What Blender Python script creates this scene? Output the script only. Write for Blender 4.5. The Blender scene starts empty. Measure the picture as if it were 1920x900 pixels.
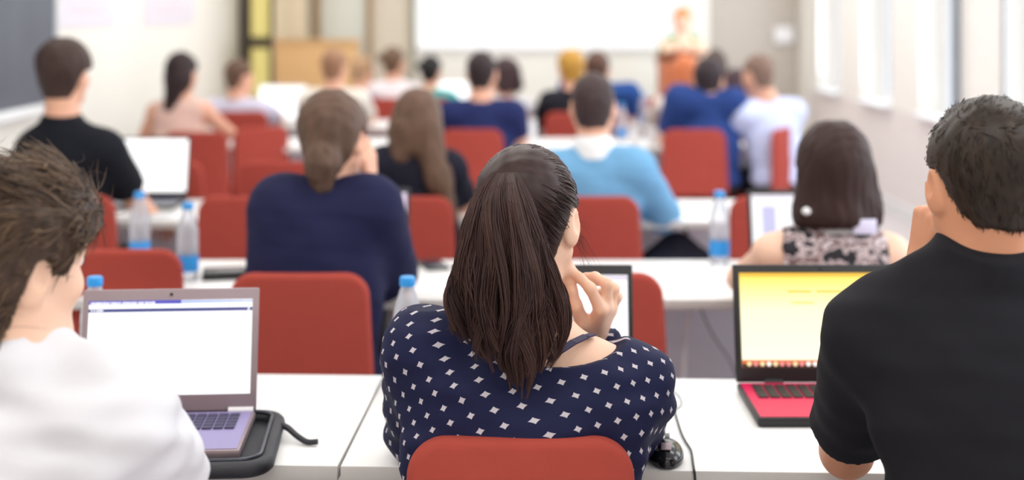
import bpy, bmesh, math, random
import numpy as np
from mathutils import Vector, Matrix

rnd = random.Random(7)
rng = np.random.default_rng(11)
scene = bpy.context.scene
COL = scene.collection

# ---------------------------------------------------------------- camera
CAM_Z = 1.56
FPX = 2500.0          # focal length in pixels of the 1920-wide frame
HOR = 20.0            # image row of the horizon
cam_d = bpy.data.cameras.new('camera')
cam = bpy.data.objects.new('camera', cam_d)
COL.objects.link(cam)
cam.location = (0, 0, CAM_Z)
cam.rotation_euler = (math.radians(90), 0, 0)
cam_d.sensor_width = 36
cam_d.sensor_fit = 'HORIZONTAL'
cam_d.lens = 36 * FPX / 1920
cam_d.shift_y = -(450 - HOR) / 1920
cam_d.clip_start = 0.05
cam_d.dof.use_dof = True
cam_d.dof.focus_distance = 2.22
cam_d.dof.aperture_fstop = 1.75
scene.camera = cam

# ---------------------------------------------------------------- world, lamps, exposure
world = bpy.data.worlds.new('sky')
scene.world = world
world.use_nodes = True
bgn = world.node_tree.nodes['Background']
bgn.inputs['Color'].default_value = (0.86, 0.93, 1.0, 1)
bgn.inputs['Strength'].default_value = 2.2

def lamp(name, loc, rot, sx, sy, power, col):
    ld = bpy.data.lights.new(name, 'AREA')
    ld.shape = 'RECTANGLE'; ld.size = sx; ld.size_y = sy
    ld.energy = power; ld.color = col
    o = bpy.data.objects.new(name, ld)
    o.location = loc; o.rotation_euler = rot
    COL.objects.link(o)
    return o
for yy in (-0.6, 1.4, 3.4, 5.4, 7.4, 9.4, 11.4):
    for xx in (-1.7, 0.0, 1.7):
        lamp('ceiling_lamp', (xx, yy, 2.86), (0, 0, 0), 1.2, 0.3, 15 if yy > 8 else 12, (1.0, 0.965, 0.92))
# daylight through each side window
for yy in (1.2, 2.8, 4.4, 6.0, 7.6, 9.2, 10.8, 12.4):
    lamp('window_daylight', (2.99, yy, 1.8), (0, math.radians(90), 0), 1.7, 0.8, 15, (0.86, 0.93, 1.0))

scene.view_settings.view_transform = 'Standard'
scene.view_settings.look = 'None'
scene.view_settings.gamma = 1
scene.view_settings.use_curve_mapping = False
scene.view_settings.exposure = 0.04
scene.cycles.use_denoising = True
scene.cycles.max_bounces = 8
scene.cycles.transparent_max_bounces = 12
scene.cycles.sample_clamp_indirect = 6

# ---------------------------------------------------------------- helpers
def W(px, py, d):
    """point at distance d along the view that shows at pixel (px, py)"""
    return np.array([(px - 960) / FPX * d, d, CAM_Z - (py - HOR) / FPX * d])

def s2l(c):
    return tuple(((v / 255) / 12.92 if v <= 10 else ((v / 255 + .055) / 1.055) ** 2.4) for v in c)

def tag(o, label=None, cat=None, group=None, kind=None):
    if label: o['label'] = label
    if cat: o['category'] = cat
    if group: o['group'] = group
    if kind: o['kind'] = kind
    return o

def empty(name, loc, rz=0, label=None, cat=None, group=None):
    o = bpy.data.objects.new(name, None)
    o.empty_display_size = .1
    o.location = tuple(loc); o.rotation_euler = (0, 0, rz)
    COL.objects.link(o)
    return tag(o, label, cat, group)

def link(name, me, parent=None, loc=None, mats=()):
    o = bpy.data.objects.new(name, me)
    for m in mats:
        if m.name not in [x.name for x in me.materials]: me.materials.append(m)
    if loc is not None: o.location = tuple(loc)
    if parent: o.parent = parent
    COL.objects.link(o)
    return o

def copy_thing(root, loc, rz=0, label=None, group=None):
    r = root.copy(); COL.objects.link(r)
    r.location = tuple(loc); r.rotation_euler = (0, 0, rz)
    if label: r['label'] = label
    if group: r['group'] = group
    for ch in list(root.children):
        c = ch.copy(); COL.objects.link(c); c.parent = r
        for g in list(ch.children):
            e = g.copy(); COL.objects.link(e); e.parent = c
    return r

# ---- materials
def new_mat(name):
    m = bpy.data.materials.new(name); m.use_nodes = True
    nt = m.node_tree
    return m, nt, nt.nodes['Principled BSDF']

def N(nt, t, **kw):
    n = nt.nodes.new(t)
    for k, v in kw.items(): setattr(n, k, v)
    return n

def mat(name, rgb, rough=.6, metal=0, spec=.5, noise=0, nscale=40, bump=0, bscale=300, sub=0, stretch=(1, 1, 1), sheen=0):
    m, nt, b = new_mat(name)
    c = s2l(rgb)
    b.inputs['Base Color'].default_value = (*c, 1)
    b.inputs['Roughness'].default_value = rough
    b.inputs['Metallic'].default_value = metal
    b.inputs['Specular IOR Level'].default_value = spec
    if sheen: b.inputs['Sheen Weight'].default_value = sheen
    if sub:
        b.inputs['Subsurface Weight'].default_value = sub
        b.inputs['Subsurface Radius'].default_value = (1.0, .35, .2)
        b.inputs['Subsurface Scale'].default_value = .012
    tc = None
    if noise or bump:
        tc = N(nt, 'ShaderNodeTexCoord'); mp = N(nt, 'ShaderNodeMapping')
        mp.inputs['Scale'].default_value = stretch
        nt.links.new(tc.outputs['Object'], mp.inputs['Vector'])
    if noise:
        tx = N(nt, 'ShaderNodeTexNoise'); tx.inputs['Scale'].default_value = nscale; tx.inputs['Detail'].default_value = 4
        nt.links.new(mp.outputs[0], tx.inputs['Vector'])
        mx = N(nt, 'ShaderNodeMix', data_type='RGBA')
        mx.inputs['A'].default_value = (*[max(0, v * (1 - noise)) for v in c], 1)
        mx.inputs['B'].default_value = (*[min(1, v * (1 + noise)) for v in c], 1)
        nt.links.new(tx.outputs['Fac'], mx.inputs['Factor'])
        nt.links.new(mx.outputs['Result'], b.inputs['Base Color'])
    if bump:
        t2 = N(nt, 'ShaderNodeTexNoise'); t2.inputs['Scale'].default_value = bscale; t2.inputs['Detail'].default_value = 3
        nt.links.new(mp.outputs[0], t2.inputs['Vector'])
        bp = N(nt, 'ShaderNodeBump'); bp.inputs['Strength'].default_value = bump; bp.inputs['Distance'].default_value = .002
        nt.links.new(t2.outputs['Fac'], bp.inputs['Height'])
        nt.links.new(bp.outputs[0], b.inputs['Normal'])
    return m

def emit(name, rgb, strength=1.0):
    m, nt, b = new_mat(name)
    b.inputs['Base Color'].default_value = (.02, .02, .02, 1)
    b.inputs['Roughness'].default_value = .3
    b.inputs['Emission Color'].default_value = (*s2l(rgb), 1)
    b.inputs['Emission Strength'].default_value = strength
    return m

def hair_mat(name, dark, light, rough=.42):
    """strand colour runs from dark to light by the per-point attribute 'tone'"""
    m, nt, b = new_mat(name)
    at = N(nt, 'ShaderNodeAttribute', attribute_name='tone')
    mx = N(nt, 'ShaderNodeMix', data_type='RGBA')
    mx.inputs['A'].default_value = (*s2l(dark), 1); mx.inputs['B'].default_value = (*s2l(light), 1)
    nt.links.new(at.outputs['Fac'], mx.inputs['Factor'])
    nt.links.new(mx.outputs['Result'], b.inputs['Base Color'])
    b.inputs['Roughness'].default_value = rough
    b.inputs['Specular IOR Level'].default_value = .25
    return m

def fuzzy_hair(name, rgb, k=.45):
    return mat(name, rgb, .55, spec=.25, noise=k, nscale=26, bump=.6, bscale=60, stretch=(2.2, 2.2, .35))

def fabric(name, rgb, noise=.08):
    return mat(name, rgb, .85, spec=.2, noise=noise, nscale=14, bump=.15, bscale=500, sheen=.0)

# ---- bmesh builder
class MB:
    def __init__(s): s.bm = bmesh.new()
    def box(s, c, size, bev=0, R=None, mi=0, seg=2):
        t = bmesh.new()
        bmesh.ops.create_cube(t, size=1)
        for v in t.verts: v.co = Vector((v.co.x * size[0], v.co.y * size[1], v.co.z * size[2]))
        if bev: bmesh.ops.bevel(t, geom=t.edges[:], offset=bev, segments=seg, affect='EDGES', profile=.5)
        for v in t.verts:
            p = v.co if R is None else R @ v.co
            v.co = p + Vector(c)
        s._add(t, mi); return s
    def prism(s, outline, a, b, mi=0, bev=0, axis='y'):
        """outline of (u, v) swept from a to b along axis"""
        t = bmesh.new()
        def P(u, v, w): return {'y': (u, w, v), 'z': (u, v, w), 'x': (w, u, v)}[axis]
        A = [t.verts.new(P(u, v, a)) for u, v in outline]
        B = [t.verts.new(P(u, v, b)) for u, v in outline]
        n = len(outline)
        t.faces.new(A); t.faces.new(B[::-1])
        for i in range(n): t.faces.new((A[i], B[i], B[(i + 1) % n], A[(i + 1) % n]))
        bmesh.ops.recalc_face_normals(t, faces=t.faces[:])
        if bev: bmesh.ops.bevel(t, geom=t.edges[:], offset=bev, segments=2, affect='EDGES')
        s._add(t, mi); return s
    def tube(s, pts, r, n=10, mi=0, cap=True, r2=None):
        pts = [Vector(p) for p in pts]; rings = []
        t = bmesh.new()
        up = Vector((0, 0, 1))
        for i, p in enumerate(pts):
            d = (pts[min(i + 1, len(pts) - 1)] - pts[max(i - 1, 0)]).normalized()
            u = d.cross(up)
            if u.length < .05: u = d.cross(Vector((0, 1, 0)))
            u.normalize(); w = u.cross(d)
            rr = r if r2 is None else r + (r2 - r) * i / (len(pts) - 1)
            rings.append([t.verts.new(p + rr * (math.cos(2 * math.pi * k / n) * u + math.sin(2 * math.pi * k / n) * w)) for k in range(n)])
        for a, b in zip(rings, rings[1:]):
            for k in range(n): t.faces.new((a[k], a[(k + 1) % n], b[(k + 1) % n], b[k]))
        if cap: t.faces.new(rings[0][::-1]); t.faces.new(rings[-1])
        bmesh.ops.recalc_face_normals(t, faces=t.faces[:])
        s._add(t, mi); return s
    def lathe(s, prof, c=(0, 0, 0), n=28, mi=0):
        t = bmesh.new(); rings = []
        for r, z in prof:
            if r < 1e-5: rings.append([t.verts.new((c[0], c[1], c[2] + z))])
            else: rings.append([t.verts.new((c[0] + r * math.cos(2 * math.pi * k / n), c[1] + r * math.sin(2 * math.pi * k / n), c[2] + z)) for k in range(n)])
        for a, b in zip(rings, rings[1:]):
            for k in range(n):
                k2 = (k + 1) % n
                if len(a) == 1 and len(b) == 1: continue
                if len(a) == 1: t.faces.new((a[0], b[k2], b[k]))
                elif len(b) == 1: t.faces.new((a[k], a[k2], b[0]))
                else: t.faces.new((a[k], a[k2], b[k2], b[k]))
        bmesh.ops.recalc_face_normals(t, faces=t.faces[:])
        s._add(t, mi); return s
    def quad(s, pts, mi=0):
        t = bmesh.new(); t.faces.new([t.verts.new(p) for p in pts]); s._add(t, mi); return s
    def _add(s, t, mi):
        m = bpy.data.meshes.new('t')
        for f in t.faces: f.material_index = mi
        t.to_mesh(m); t.free(); s.bm.from_mesh(m); bpy.data.meshes.remove(m)
    def mesh(s, name, mats, smooth=True):
        me = bpy.data.meshes.new(name)
        s.bm.to_mesh(me); s.bm.free()
        for m in (mats if isinstance(mats, (list, tuple)) else [mats]): me.materials.append(m)
        if smooth:
            me.polygons.foreach_set('use_smooth', [True] * len(me.polygons))
            me.set_sharp_from_angle(angle=math.radians(38))
        return me
    def build(s, name, mats, parent=None, loc=None, smooth=True):
        return link(name, s.mesh(name, mats, smooth), parent, loc)

# ---- numpy meshes
def np_mesh(name, V, F, mats, smooth=True, mi=None, tone=None, uv=None):
    me = bpy.data.meshes.new(name)
    nv, nf = len(V), len(F)
    me.vertices.add(nv); me.vertices.foreach_set('co', np.asarray(V, np.float32).ravel())
    k = F.shape[1]
    me.loops.add(nf * k); me.loops.foreach_set('vertex_index', np.asarray(F, np.int32).ravel())
    me.polygons.add(nf)
    me.polygons.foreach_set('loop_start', np.arange(0, nf * k, k, dtype=np.int32))
    me.polygons.foreach_set('use_smooth', np.full(nf, smooth))
    for m in (mats if isinstance(mats, (list, tuple)) else [mats]): me.materials.append(m)
    if mi is not None: me.polygons.foreach_set('material_index', np.asarray(mi, np.int32))
    if tone is not None:
        a = me.attributes.new('tone', 'FLOAT', 'POINT'); a.data.foreach_set('value', np.asarray(tone, np.float32))
    if uv is not None:
        a = me.attributes.new('cloth', 'FLOAT_VECTOR', 'POINT'); a.data.foreach_set('vector', np.asarray(uv, np.float32).ravel())
    me.update(calc_edges=True); me.validate()
    return me

def surface_nets(D, org, h):
    S = D < 0
    n = np.array(D.shape)
    cnt = np.zeros(n - 1, np.int8)
    for a in (0, 1):
        for b in (0, 1):
            for c in (0, 1):
                cnt += S[a:n[0] - 1 + a, b:n[1] - 1 + b, c:n[2] - 1 + c]
    mask = (cnt > 0) & (cnt < 8)
    I = np.argwhere(mask)
    idx = np.full(n - 1, -1, np.int32); idx[mask] = np.arange(len(I))
    acc = np.zeros((len(I), 3)); num = np.zeros(len(I))
    corners = [(a, b, c) for a in (0, 1) for b in (0, 1) for c in (0, 1)]
    val = {c: D[I[:, 0] + c[0], I[:, 1] + c[1], I[:, 2] + c[2]] for c in corners}
    for c in corners:
        for ax in range(3):
            if c[ax]: continue
            e = list(c); e[ax] = 1; e = tuple(e)
            va, vb = val[c], val[e]
            x = (va < 0) != (vb < 0)
            t = np.where(x, va / np.where(np.abs(va - vb) < 1e-12, 1, va - vb), 0)
            p = np.zeros((len(I), 3)); p[:] = c; p[:, ax] = t
            acc[x] += p[x]; num[x] += 1
    V = org + h * (I + acc / num[:, None])
    F = []
    for ax in range(3):
        o1, o2 = (ax + 1) % 3, (ax + 2) % 3
        sl0 = [slice(None)] * 3; sl1 = [slice(None)] * 3
        sl0[ax] = slice(0, n[ax] - 1); sl1[ax] = slice(1, n[ax])
        A, B = S[tuple(sl0)], S[tuple(sl1)]
        E = np.argwhere(A != B)
        ok = (E[:, o1] > 0) & (E[:, o2] > 0) & (E[:, o1] < n[o1] - 1) & (E[:, o2] < n[o2] - 1)
        E = E[ok]
        ins = A[E[:, 0], E[:, 1], E[:, 2]]
        def cell(da, db):
            q = E.copy(); q[:, o1] += da; q[:, o2] += db
            return idx[q[:, 0], q[:, 1], q[:, 2]]
        Q = np.stack([cell(-1, -1), cell(0, -1), cell(0, 0), cell(-1, 0)], 1)
        Q[~ins] = Q[~ins][:, ::-1]
        F.append(Q)
    return V, np.concatenate(F)

def rotz(a):
    c, s = math.cos(a), math.sin(a); return np.array([[c, -s, 0], [s, c, 0], [0, 0, 1.]])
def rotx(a):
    c, s = math.cos(a), math.sin(a); return np.array([[1., 0, 0], [0, c, -s], [0, s, c]])
def roty(a):
    c, s = math.cos(a), math.sin(a); return np.array([[c, 0, s], [0, 1., 0], [-s, 0, c]])
def unit(v):
    v = np.asarray(v, float); return v / np.linalg.norm(v)

class SDF:
    """smooth union of ellipsoids, tapered limbs and rounded boxes -> one continuous surface"""
    def __init__(s): s.p = []
    def ell(s, c, r, R=None, k=.03, sub=False):
        c = np.asarray(c, float); r = np.asarray(r, float); R = np.eye(3) if R is None else R
        def f(X, Y, Z):
            P = [X - c[0], Y - c[1], Z - c[2]]
            q = [R[0, i] * P[0] + R[1, i] * P[1] + R[2, i] * P[2] for i in range(3)]
            k0 = np.sqrt(sum((q[i] / r[i]) ** 2 for i in range(3)))
            k1 = np.sqrt(sum((q[i] / r[i] ** 2) ** 2 for i in range(3))) + 1e-9
            return k0 * (k0 - 1) / k1
        m = r.max(); s.p.append((f, c - m, c + m, k, sub)); return s
    def cap(s, a, b, ra, rb, k=.03, flat=False, sub=False):
        a = np.asarray(a, float); b = np.asarray(b, float); v = b - a; vv = v @ v; L = math.sqrt(vv)
        def f(X, Y, Z):
            px, py, pz = X - a[0], Y - a[1], Z - a[2]
            t = (px * v[0] + py * v[1] + pz * v[2]) / vv
            tc = np.clip(t, 0, 1)
            d = np.sqrt((px - tc * v[0]) ** 2 + (py - tc * v[1]) ** 2 + (pz - tc * v[2]) ** 2) - (ra + (rb - ra) * tc)
            if flat: d = np.maximum(d, (t - 1) * L)
            return d
        m = max(ra, rb)
        s.p.append((f, np.minimum(a, b) - m, np.maximum(a, b) + m, k, sub)); return s
    def fn(s, f, lo, hi, k=.01, sub=False):
        s.p.append((f, np.asarray(lo, float), np.asarray(hi, float), k, sub)); return s
    def run(s, h, off=0., post=None, pad=.04, lo=None, hi=None):
        L = np.min([p[1] for p in s.p if not p[4]], 0) - off - 3 * h
        H = np.max([p[2] for p in s.p if not p[4]], 0) + off + 3 * h
        if lo is not None: L = np.maximum(L, lo)
        if hi is not None: H = np.minimum(H, hi)
        n = np.ceil((H - L) / h).astype(int) + 1
        ax = [(L[i] + h * np.arange(n[i])).astype(np.float32) for i in range(3)]
        D = np.full(n, .5, np.float32)
        for f, a, b, k, sub in s.p:
            e = pad + off + k
            sl = []
            for i in range(3):
                i0 = max(0, int((a[i] - e - L[i]) / h)); i1 = min(n[i], int((b[i] + e - L[i]) / h) + 2)
                sl.append(slice(i0, max(i0, i1)))
            sl = tuple(sl)
            blk = D[sl]
            if blk.size == 0: continue
            X = ax[0][sl[0]][:, None, None]; Y = ax[1][sl[1]][None, :, None]; Z = ax[2][sl[2]][None, None, :]
            d = f(X, Y, Z).astype(np.float32)
            if sub: D[sl] = smax(blk, -d, k)
            else: D[sl] = smin(blk, d, k)
        D -= off
        X = ax[0][:, None, None]; Y = ax[1][None, :, None]; Z = ax[2][None, None, :]
        if post: D = post(D, X, Y, Z)
        D = np.ascontiguousarray(np.broadcast_to(D, n)).copy()
        D[0] = D[-1] = 1; D[:, 0] = D[:, -1] = 1; D[:, :, 0] = D[:, :, -1] = 1   # closed at the box
        return surface_nets(D, np.array([a[0] for a in ax], float), h)

def smin(a, b, k):
    if k <= 0: return np.minimum(a, b)
    g = np.maximum(k - np.abs(a - b), 0); return np.minimum(a, b) - g * g / (4 * k)
def smax(a, b, k):
    return -smin(-a, -b, k)

def waves(X, Y, Z, f, seed, n=7):
    """soft pseudo-noise in -1..1, f = spatial frequencies (1/m) per axis"""
    r = np.random.default_rng(seed); out = 0
    for i in range(n):
        d = r.normal(size=3); d /= np.linalg.norm(d); o = r.uniform(0, 6.28); m = r.uniform(.6, 1.7)
        out = out + np.sin(6.283 * m * (d[0] * X * f[0] + d[1] * Y * f[1] + d[2] * Z * f[2]) + o)
    return out / n * 1.6

def vnormals(V, F):
    a = V[F[:, 2]] - V[F[:, 0]]; b = V[F[:, 3]] - V[F[:, 1]]
    n = np.cross(a, b); N_ = np.zeros_like(V)
    for i in range(4): np.add.at(N_, F[:, i], n)
    return N_ / (np.linalg.norm(N_, axis=1, keepdims=True) + 1e-12)

def strands(P, rad, tone):
    """P (n, m, 3) polylines -> tapered three-sided tubes; rad (m,), tone (n, m)"""
    n, m, _ = P.shape
    T = np.gradient(P, axis=1); T /= np.linalg.norm(T, axis=2, keepdims=True) + 1e-12
    ref = np.array([.31, .9, .17])
    U = np.cross(T, ref); U /= np.linalg.norm(U, axis=2, keepdims=True) + 1e-12
    B = np.cross(T, U)
    V = np.zeros((n, m, 3, 3))
    for q in range(3):
        a = 2 * math.pi * q / 3
        V[:, :, q] = P + rad[None, :, None] * (math.cos(a) * U + math.sin(a) * B)
    base = (np.arange(n)[:, None, None] * m + np.arange(m - 1)[None, :, None]) * 3
    q = np.arange(3)[None, None, :]; q2 = (q + 1) % 3
    F = np.stack([base + q, base + q2, base + 3 + q2, base + 3 + q], -1).reshape(-1, 4)
    return V.reshape(-1, 3), F, np.repeat(tone.reshape(-1), 3)
# ---------------------------------------------------------------- materials
M = {}
M['wall'] = mat('wall_paint', (236, 234, 226), .8, noise=.02, nscale=3)
M['wallg'] = mat('taupe_wall_paint', (190, 181, 172), .8, noise=.02, nscale=3)
M['wallb'] = mat('cream_wall_paint', (222, 213, 196), .8, noise=.02, nscale=3)
M['pil'] = mat('pilaster_paint', (243, 240, 235), .8, noise=.02, nscale=3)
M['dado'] = mat('dado_paint', (230, 223, 221), .7, noise=.03, nscale=3)
M['ceil'] = mat('ceiling_paint', (240, 240, 236), .9, noise=.02, nscale=3)
M['floor'] = mat('grey_vinyl_floor', (208, 202, 204), .45, noise=.08, nscale=9)
M['frame'] = mat('window_frame_paint', (232, 234, 236), .5, noise=.02)
M['dframe'] = mat('dark_frame_paint', (84, 74, 66), .5, noise=.06)
M['wood'] = mat('light_wood', (206, 164, 112), .5, noise=.16, nscale=6, stretch=(1, 1, 8))
M['woodr'] = mat('reddish_wood', (172, 92, 54), .45, noise=.16, nscale=6, stretch=(1, 1, 8))
M['table'] = mat('white_laminate', (238, 238, 238), .38, noise=.015, nscale=5)
M['edge'] = mat('table_edge_band', (205, 202, 200), .5, noise=.03)
M['panel'] = mat('modesty_panel_grey', (234, 231, 242), .6, noise=.03)
M['metal'] = mat('grey_metal', (120, 120, 124), .35, metal=.8, noise=.05)
M['blackm'] = mat('black_metal', (28, 28, 30), .4, metal=.5, noise=.05)
M['red'] = fabric('red_upholstery', (164, 69, 59), .07)
M['black'] = mat('black_plastic', (26, 26, 29), .45, noise=.08)
M['silver'] = mat('silver_plastic', (150, 134, 140), .38, metal=.35, noise=.03)
M['white'] = mat('white_plastic', (238, 238, 240), .45, noise=.02)
M['key'] = mat('dark_keys', (54, 48, 84), .5, noise=.1)
M['deck'] = mat('lilac_grey_deck', (150, 140, 186), .4, metal=.2, noise=.03)
M['pink'] = mat('magenta_deck', (214, 24, 88), .4, metal=.2, noise=.04)
M['bluecap'] = mat('blue_cap_plastic', (40, 150, 226), .4, noise=.03)
M['label'] = mat('blue_label', (36, 140, 214), .5, noise=.1, nscale=30)
M['paper'] = mat('white_paper', (240, 240, 242), .8, noise=.02)
M['sleeve'] = mat('black_neoprene', (34, 36, 44), .5, noise=.12, nscale=60, bump=.3, bscale=900)
M['board'] = mat('slate_board', (92, 98, 110), .6, noise=.22, nscale=4, stretch=(1, 1.5, .6))
M['poster'] = mat('pale_poster', (222, 218, 228), .8, noise=.05, nscale=8)
M['yellow'] = mat('yellow_glow_curtain', (252, 238, 160), .8, noise=.12, nscale=9)
_b = M['yellow'].node_tree.nodes['Principled BSDF']; _b.inputs['Emission Color'].default_value = (*s2l((250, 228, 140)), 1); _b.inputs['Emission Strength'].default_value = .35   # added glow brightens the curtain, as if a lit room lay behind
M['skin'] = mat('skin', (226, 172, 146), .5, spec=.35, noise=.05, nscale=14, sub=.12, bump=.12, bscale=700)
M['skin2'] = mat('skin_tanned', (206, 146, 114), .5, spec=.35, noise=.05, nscale=14, sub=.12)
M['skin3'] = mat('skin_pale', (238, 196, 172), .5, spec=.35, noise=.05, nscale=14, sub=.12, bump=.12, bscale=700)
M['lip'] = mat('lips', (186, 104, 96), .45, noise=.05)
M['eyew'] = mat('eye_white', (236, 232, 228), .25, noise=.02)
M['iris'] = mat('iris_brown', (60, 40, 28), .2, noise=.1)
M['shoe'] = mat('dark_shoe_leather', (36, 32, 32), .5, noise=.1)
M['jeans'] = fabric('blue_denim', (52, 62, 92), .12)
M['darkt'] = fabric('charcoal_trousers', (40, 40, 46), .1)

def glassy(name, tint=(1, 1, 1), gloss=.12, rough=.05):
    m, nt, b = new_mat(name)
    out = nt.nodes['Material Output']
    tr = N(nt, 'ShaderNodeBsdfTransparent'); tr.inputs['Color'].default_value = (*tint, 1)
    gl = N(nt, 'ShaderNodeBsdfGlossy'); gl.inputs['Roughness'].default_value = rough
    lw = N(nt, 'ShaderNodeLayerWeight'); lw.inputs['Blend'].default_value = gloss
    ms = N(nt, 'ShaderNodeMixShader')
    nt.links.new(lw.outputs['Fresnel'], ms.inputs[0])
    nt.links.new(tr.outputs[0], ms.inputs[1]); nt.links.new(gl.outputs[0], ms.inputs[2])
    nt.links.new(ms.outputs[0], out.inputs['Surface'])
    return m
M['pane'] = glassy('window_glass', (.98, .99, 1), .08)
M['pet'] = glassy('clear_plastic', (.93, .94, .97), .35, .15)
def milky(m, k):
    nt = m.node_tree; out = nt.nodes['Material Output']; old = out.inputs['Surface'].links[0].from_socket
    d = N(nt, 'ShaderNodeBsdfTranslucent'); d.inputs['Color'].default_value = (.93, .93, .98, 1)
    d2 = N(nt, 'ShaderNodeBsdfDiffuse'); d2.inputs['Color'].default_value = (.90, .90, .96, 1)
    a = N(nt, 'ShaderNodeAddShader'); ms = N(nt, 'ShaderNodeMixShader'); ms.inputs[0].default_value = k
    m2 = N(nt, 'ShaderNodeMixShader'); m2.inputs[0].default_value = .5
    nt.links.new(d.outputs[0], m2.inputs[1]); nt.links.new(d2.outputs[0], m2.inputs[2])
    nt.links.new(old, ms.inputs[1]); nt.links.new(m2.outputs[0], ms.inputs[2]); nt.links.new(ms.outputs[0], out.inputs['Surface'])
milky(M['pet'], .28)

# ---------------------------------------------------------------- room shell
XL, XR, YB, YF, ZC = -2.75, 2.95, -1.6, 13.5, 2.9
def structure(name, mb, m, smooth=False):
    return tag(mb.build(name, m, smooth=smooth), kind='structure')

structure('floor', MB().box((.1, 5.95, -.05), (XR - XL + .8, YF - YB + .4, .1)), M['floor'])
structure('ceiling', MB().box((.1, 5.95, ZC + .05), (XR - XL + .8, YF - YB + .4, .1)), M['ceil'])
structure('wall_left', MB().box((XL - .1, 5.95, ZC / 2), (.2, YF - YB, ZC)), M['wall'])
structure('wall_back', MB().box((.1, YB - .1, ZC / 2), (XR - XL + .4, .2, ZC)), M['wall'])
# front wall: cream at the left, white behind the screen, taupe at the right
def fx(px): return (px - 960) / FPX * YF
f = MB()
f.box(((fx(692) + fx(776)) / 2, YF + .1, ZC / 2), (fx(776) - fx(692), .2, ZC), mi=1)
f.box(((fx(776) + fx(1326)) / 2, YF + .1, ZC / 2), (fx(1326) - fx(776), .2, ZC), mi=0)
f.box(((fx(1326) + XR + .2) / 2, YF + .1, ZC / 2), (XR + .2 - fx(1326), .2, ZC), mi=2)
f.box(((XL - .2 + fx(692)) / 2, YF + .1, ZC / 2), (fx(692) - XL + .2, .2, ZC), mi=1)
structure('wall_front', f, [M['wall'], M['wallb'], M['wallg']])
# right wall: piers between deep windows, dado below
WY = [1.2, 2.8, 4.4, 6.0, 7.6, 9.2, 10.8, 12.4]
WW = .84; SILL = .80; WTOP = 2.7
f = MB()
f.box((XR + .15, 5.95, SILL / 2), (.3, YF - YB, SILL), mi=1)
f.box((XR + .15, 5.95, (ZC + WTOP) / 2), (.3, YF - YB, ZC - WTOP), mi=0)
ys = [YB] + [v for y in WY for v in (y - WW / 2, y + WW / 2)] + [YF]
for a, b in zip(ys[::2], ys[1::2]):
    f.box((XR + .15, (a + b) / 2, (SILL + WTOP) / 2), (.3, b - a, WTOP - SILL), mi=0)
structure('wall_right', f, [M['pil'], M['dado']])
for i, y in enumerate(WY):
    x = XR + .2
    f = MB()
    for s in (-1, 1): f.box((x, y + s * (WW / 2 - .03), (SILL + WTOP) / 2), (.07, .06, WTOP - SILL), .006)
    for z in (SILL + .03, WTOP - .03): f.box((x, y, z), (.07, WW - .12, .06), .006)
    f.box((x, y, SILL + 1.25), (.05, WW - .12, .04), .005)
    w = structure('window_%d' % (i + 1), f, M['frame'])
    MB().box((x, y, (SILL + WTOP) / 2), (.006, WW - .12, WTOP - SILL - .12)).build('pane', M['pane'], w, smooth=False)
    MB().box((XR + .06, y, SILL + .012), (.26, WW - .01, .024), .006).build('window_sill', M['frame'], w)
f = MB(); f.box((XL + .012, 5.95, .05), (.02, YF - YB, .1), .004)
structure('baseboard_left', f, M['frame'])
f = MB(); f.box((XR - .012, 5.95, .05), (.02, YF - YB, .1), .004)
structure('baseboard_right', f, M['frame'])
# trim strips at the front: dark edge beside the screen, white pier to its right, corner post
f = MB(); f.box((fx(775), YF - .03, ZC / 2), (.04, .06, ZC), .006)
structure('trim_1', f, mat('grey_green_trim', (150, 150, 132), .6, noise=.04))
f = MB(); f.box((fx(1305), YF - .06, ZC / 2), (fx(1327) - fx(1284), .12, ZC), .006)
structure('trim_2', f, M['wall'])
f = MB(); f.box((fx(1508), YF - .12, ZC / 2), (.12, .24, ZC), .006)
structure('trim_3', f, M['wall'])
# pipe beside the nearest windows
f = MB(); f.tube([(XR - .05, 8.72, .1), (XR - .05, 8.72, ZC)], .022, 12)
structure('trim_4', f, mat('blue_grey_pipe', (120, 128, 142), .4, noise=.04))
f = MB(); f.tube([(XR - .04, 7.88, .1), (XR - .04, 7.88, ZC)], .014, 12)
structure('trim_5', f, M['metal'])

# glazed door with dark bars at the far left, white door next to it
def bar(mb, px0, px1, py0, py1, y, th=.05, mi=0, bev=.004):
    d = y
    x0, x1 = (px0 - 960) / FPX * d, (px1 - 960) / FPX * d
    z1, z0 = CAM_Z - (py0 - HOR) / FPX * d, CAM_Z - (py1 - HOR) / FPX * d
    mb.box(((x0 + x1) / 2, y, (z0 + z1) / 2), (x1 - x0, th, z1 - z0), bev, mi=mi); return mb
zt = 2.15
x0, x1 = fx(453), fx(526)
f = MB()
for x, w in ((x0 + .025, .05), (fx(468), .05), (x1 - .05, .10)): f.box((x, YF - .04, zt / 2), (w, .08, zt), .005)
for z in (.05, .62, 1.24, 1.86, zt): f.box(((x0 + x1) / 2, YF - .038, z), (x1 - x0, .06, .11), .005)
dr = structure('door_1', f, M['dframe'])
MB().box(((x0 + x1) / 2, YF - .03, zt / 2), (x1 - x0 - .02, .01, zt - .05)).build('curtained_pane', M['yellow'], dr, smooth=False)
f = MB(); f.box(((fx(604) + fx(690)) / 2, YF - .02, 1.05), (fx(690) - fx(604), .04, 2.1), .006)
f.box(((fx(604) + fx(690)) / 2, YF - .045, 1.5), (.26, .02, .9), .01); f.box(((fx(604) + fx(690)) / 2, YF - .045, .55), (.26, .02, .7), .01)
dr = structure('door_2', f, mat('white_door_paint', (222, 224, 214), .5, noise=.02))
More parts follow.
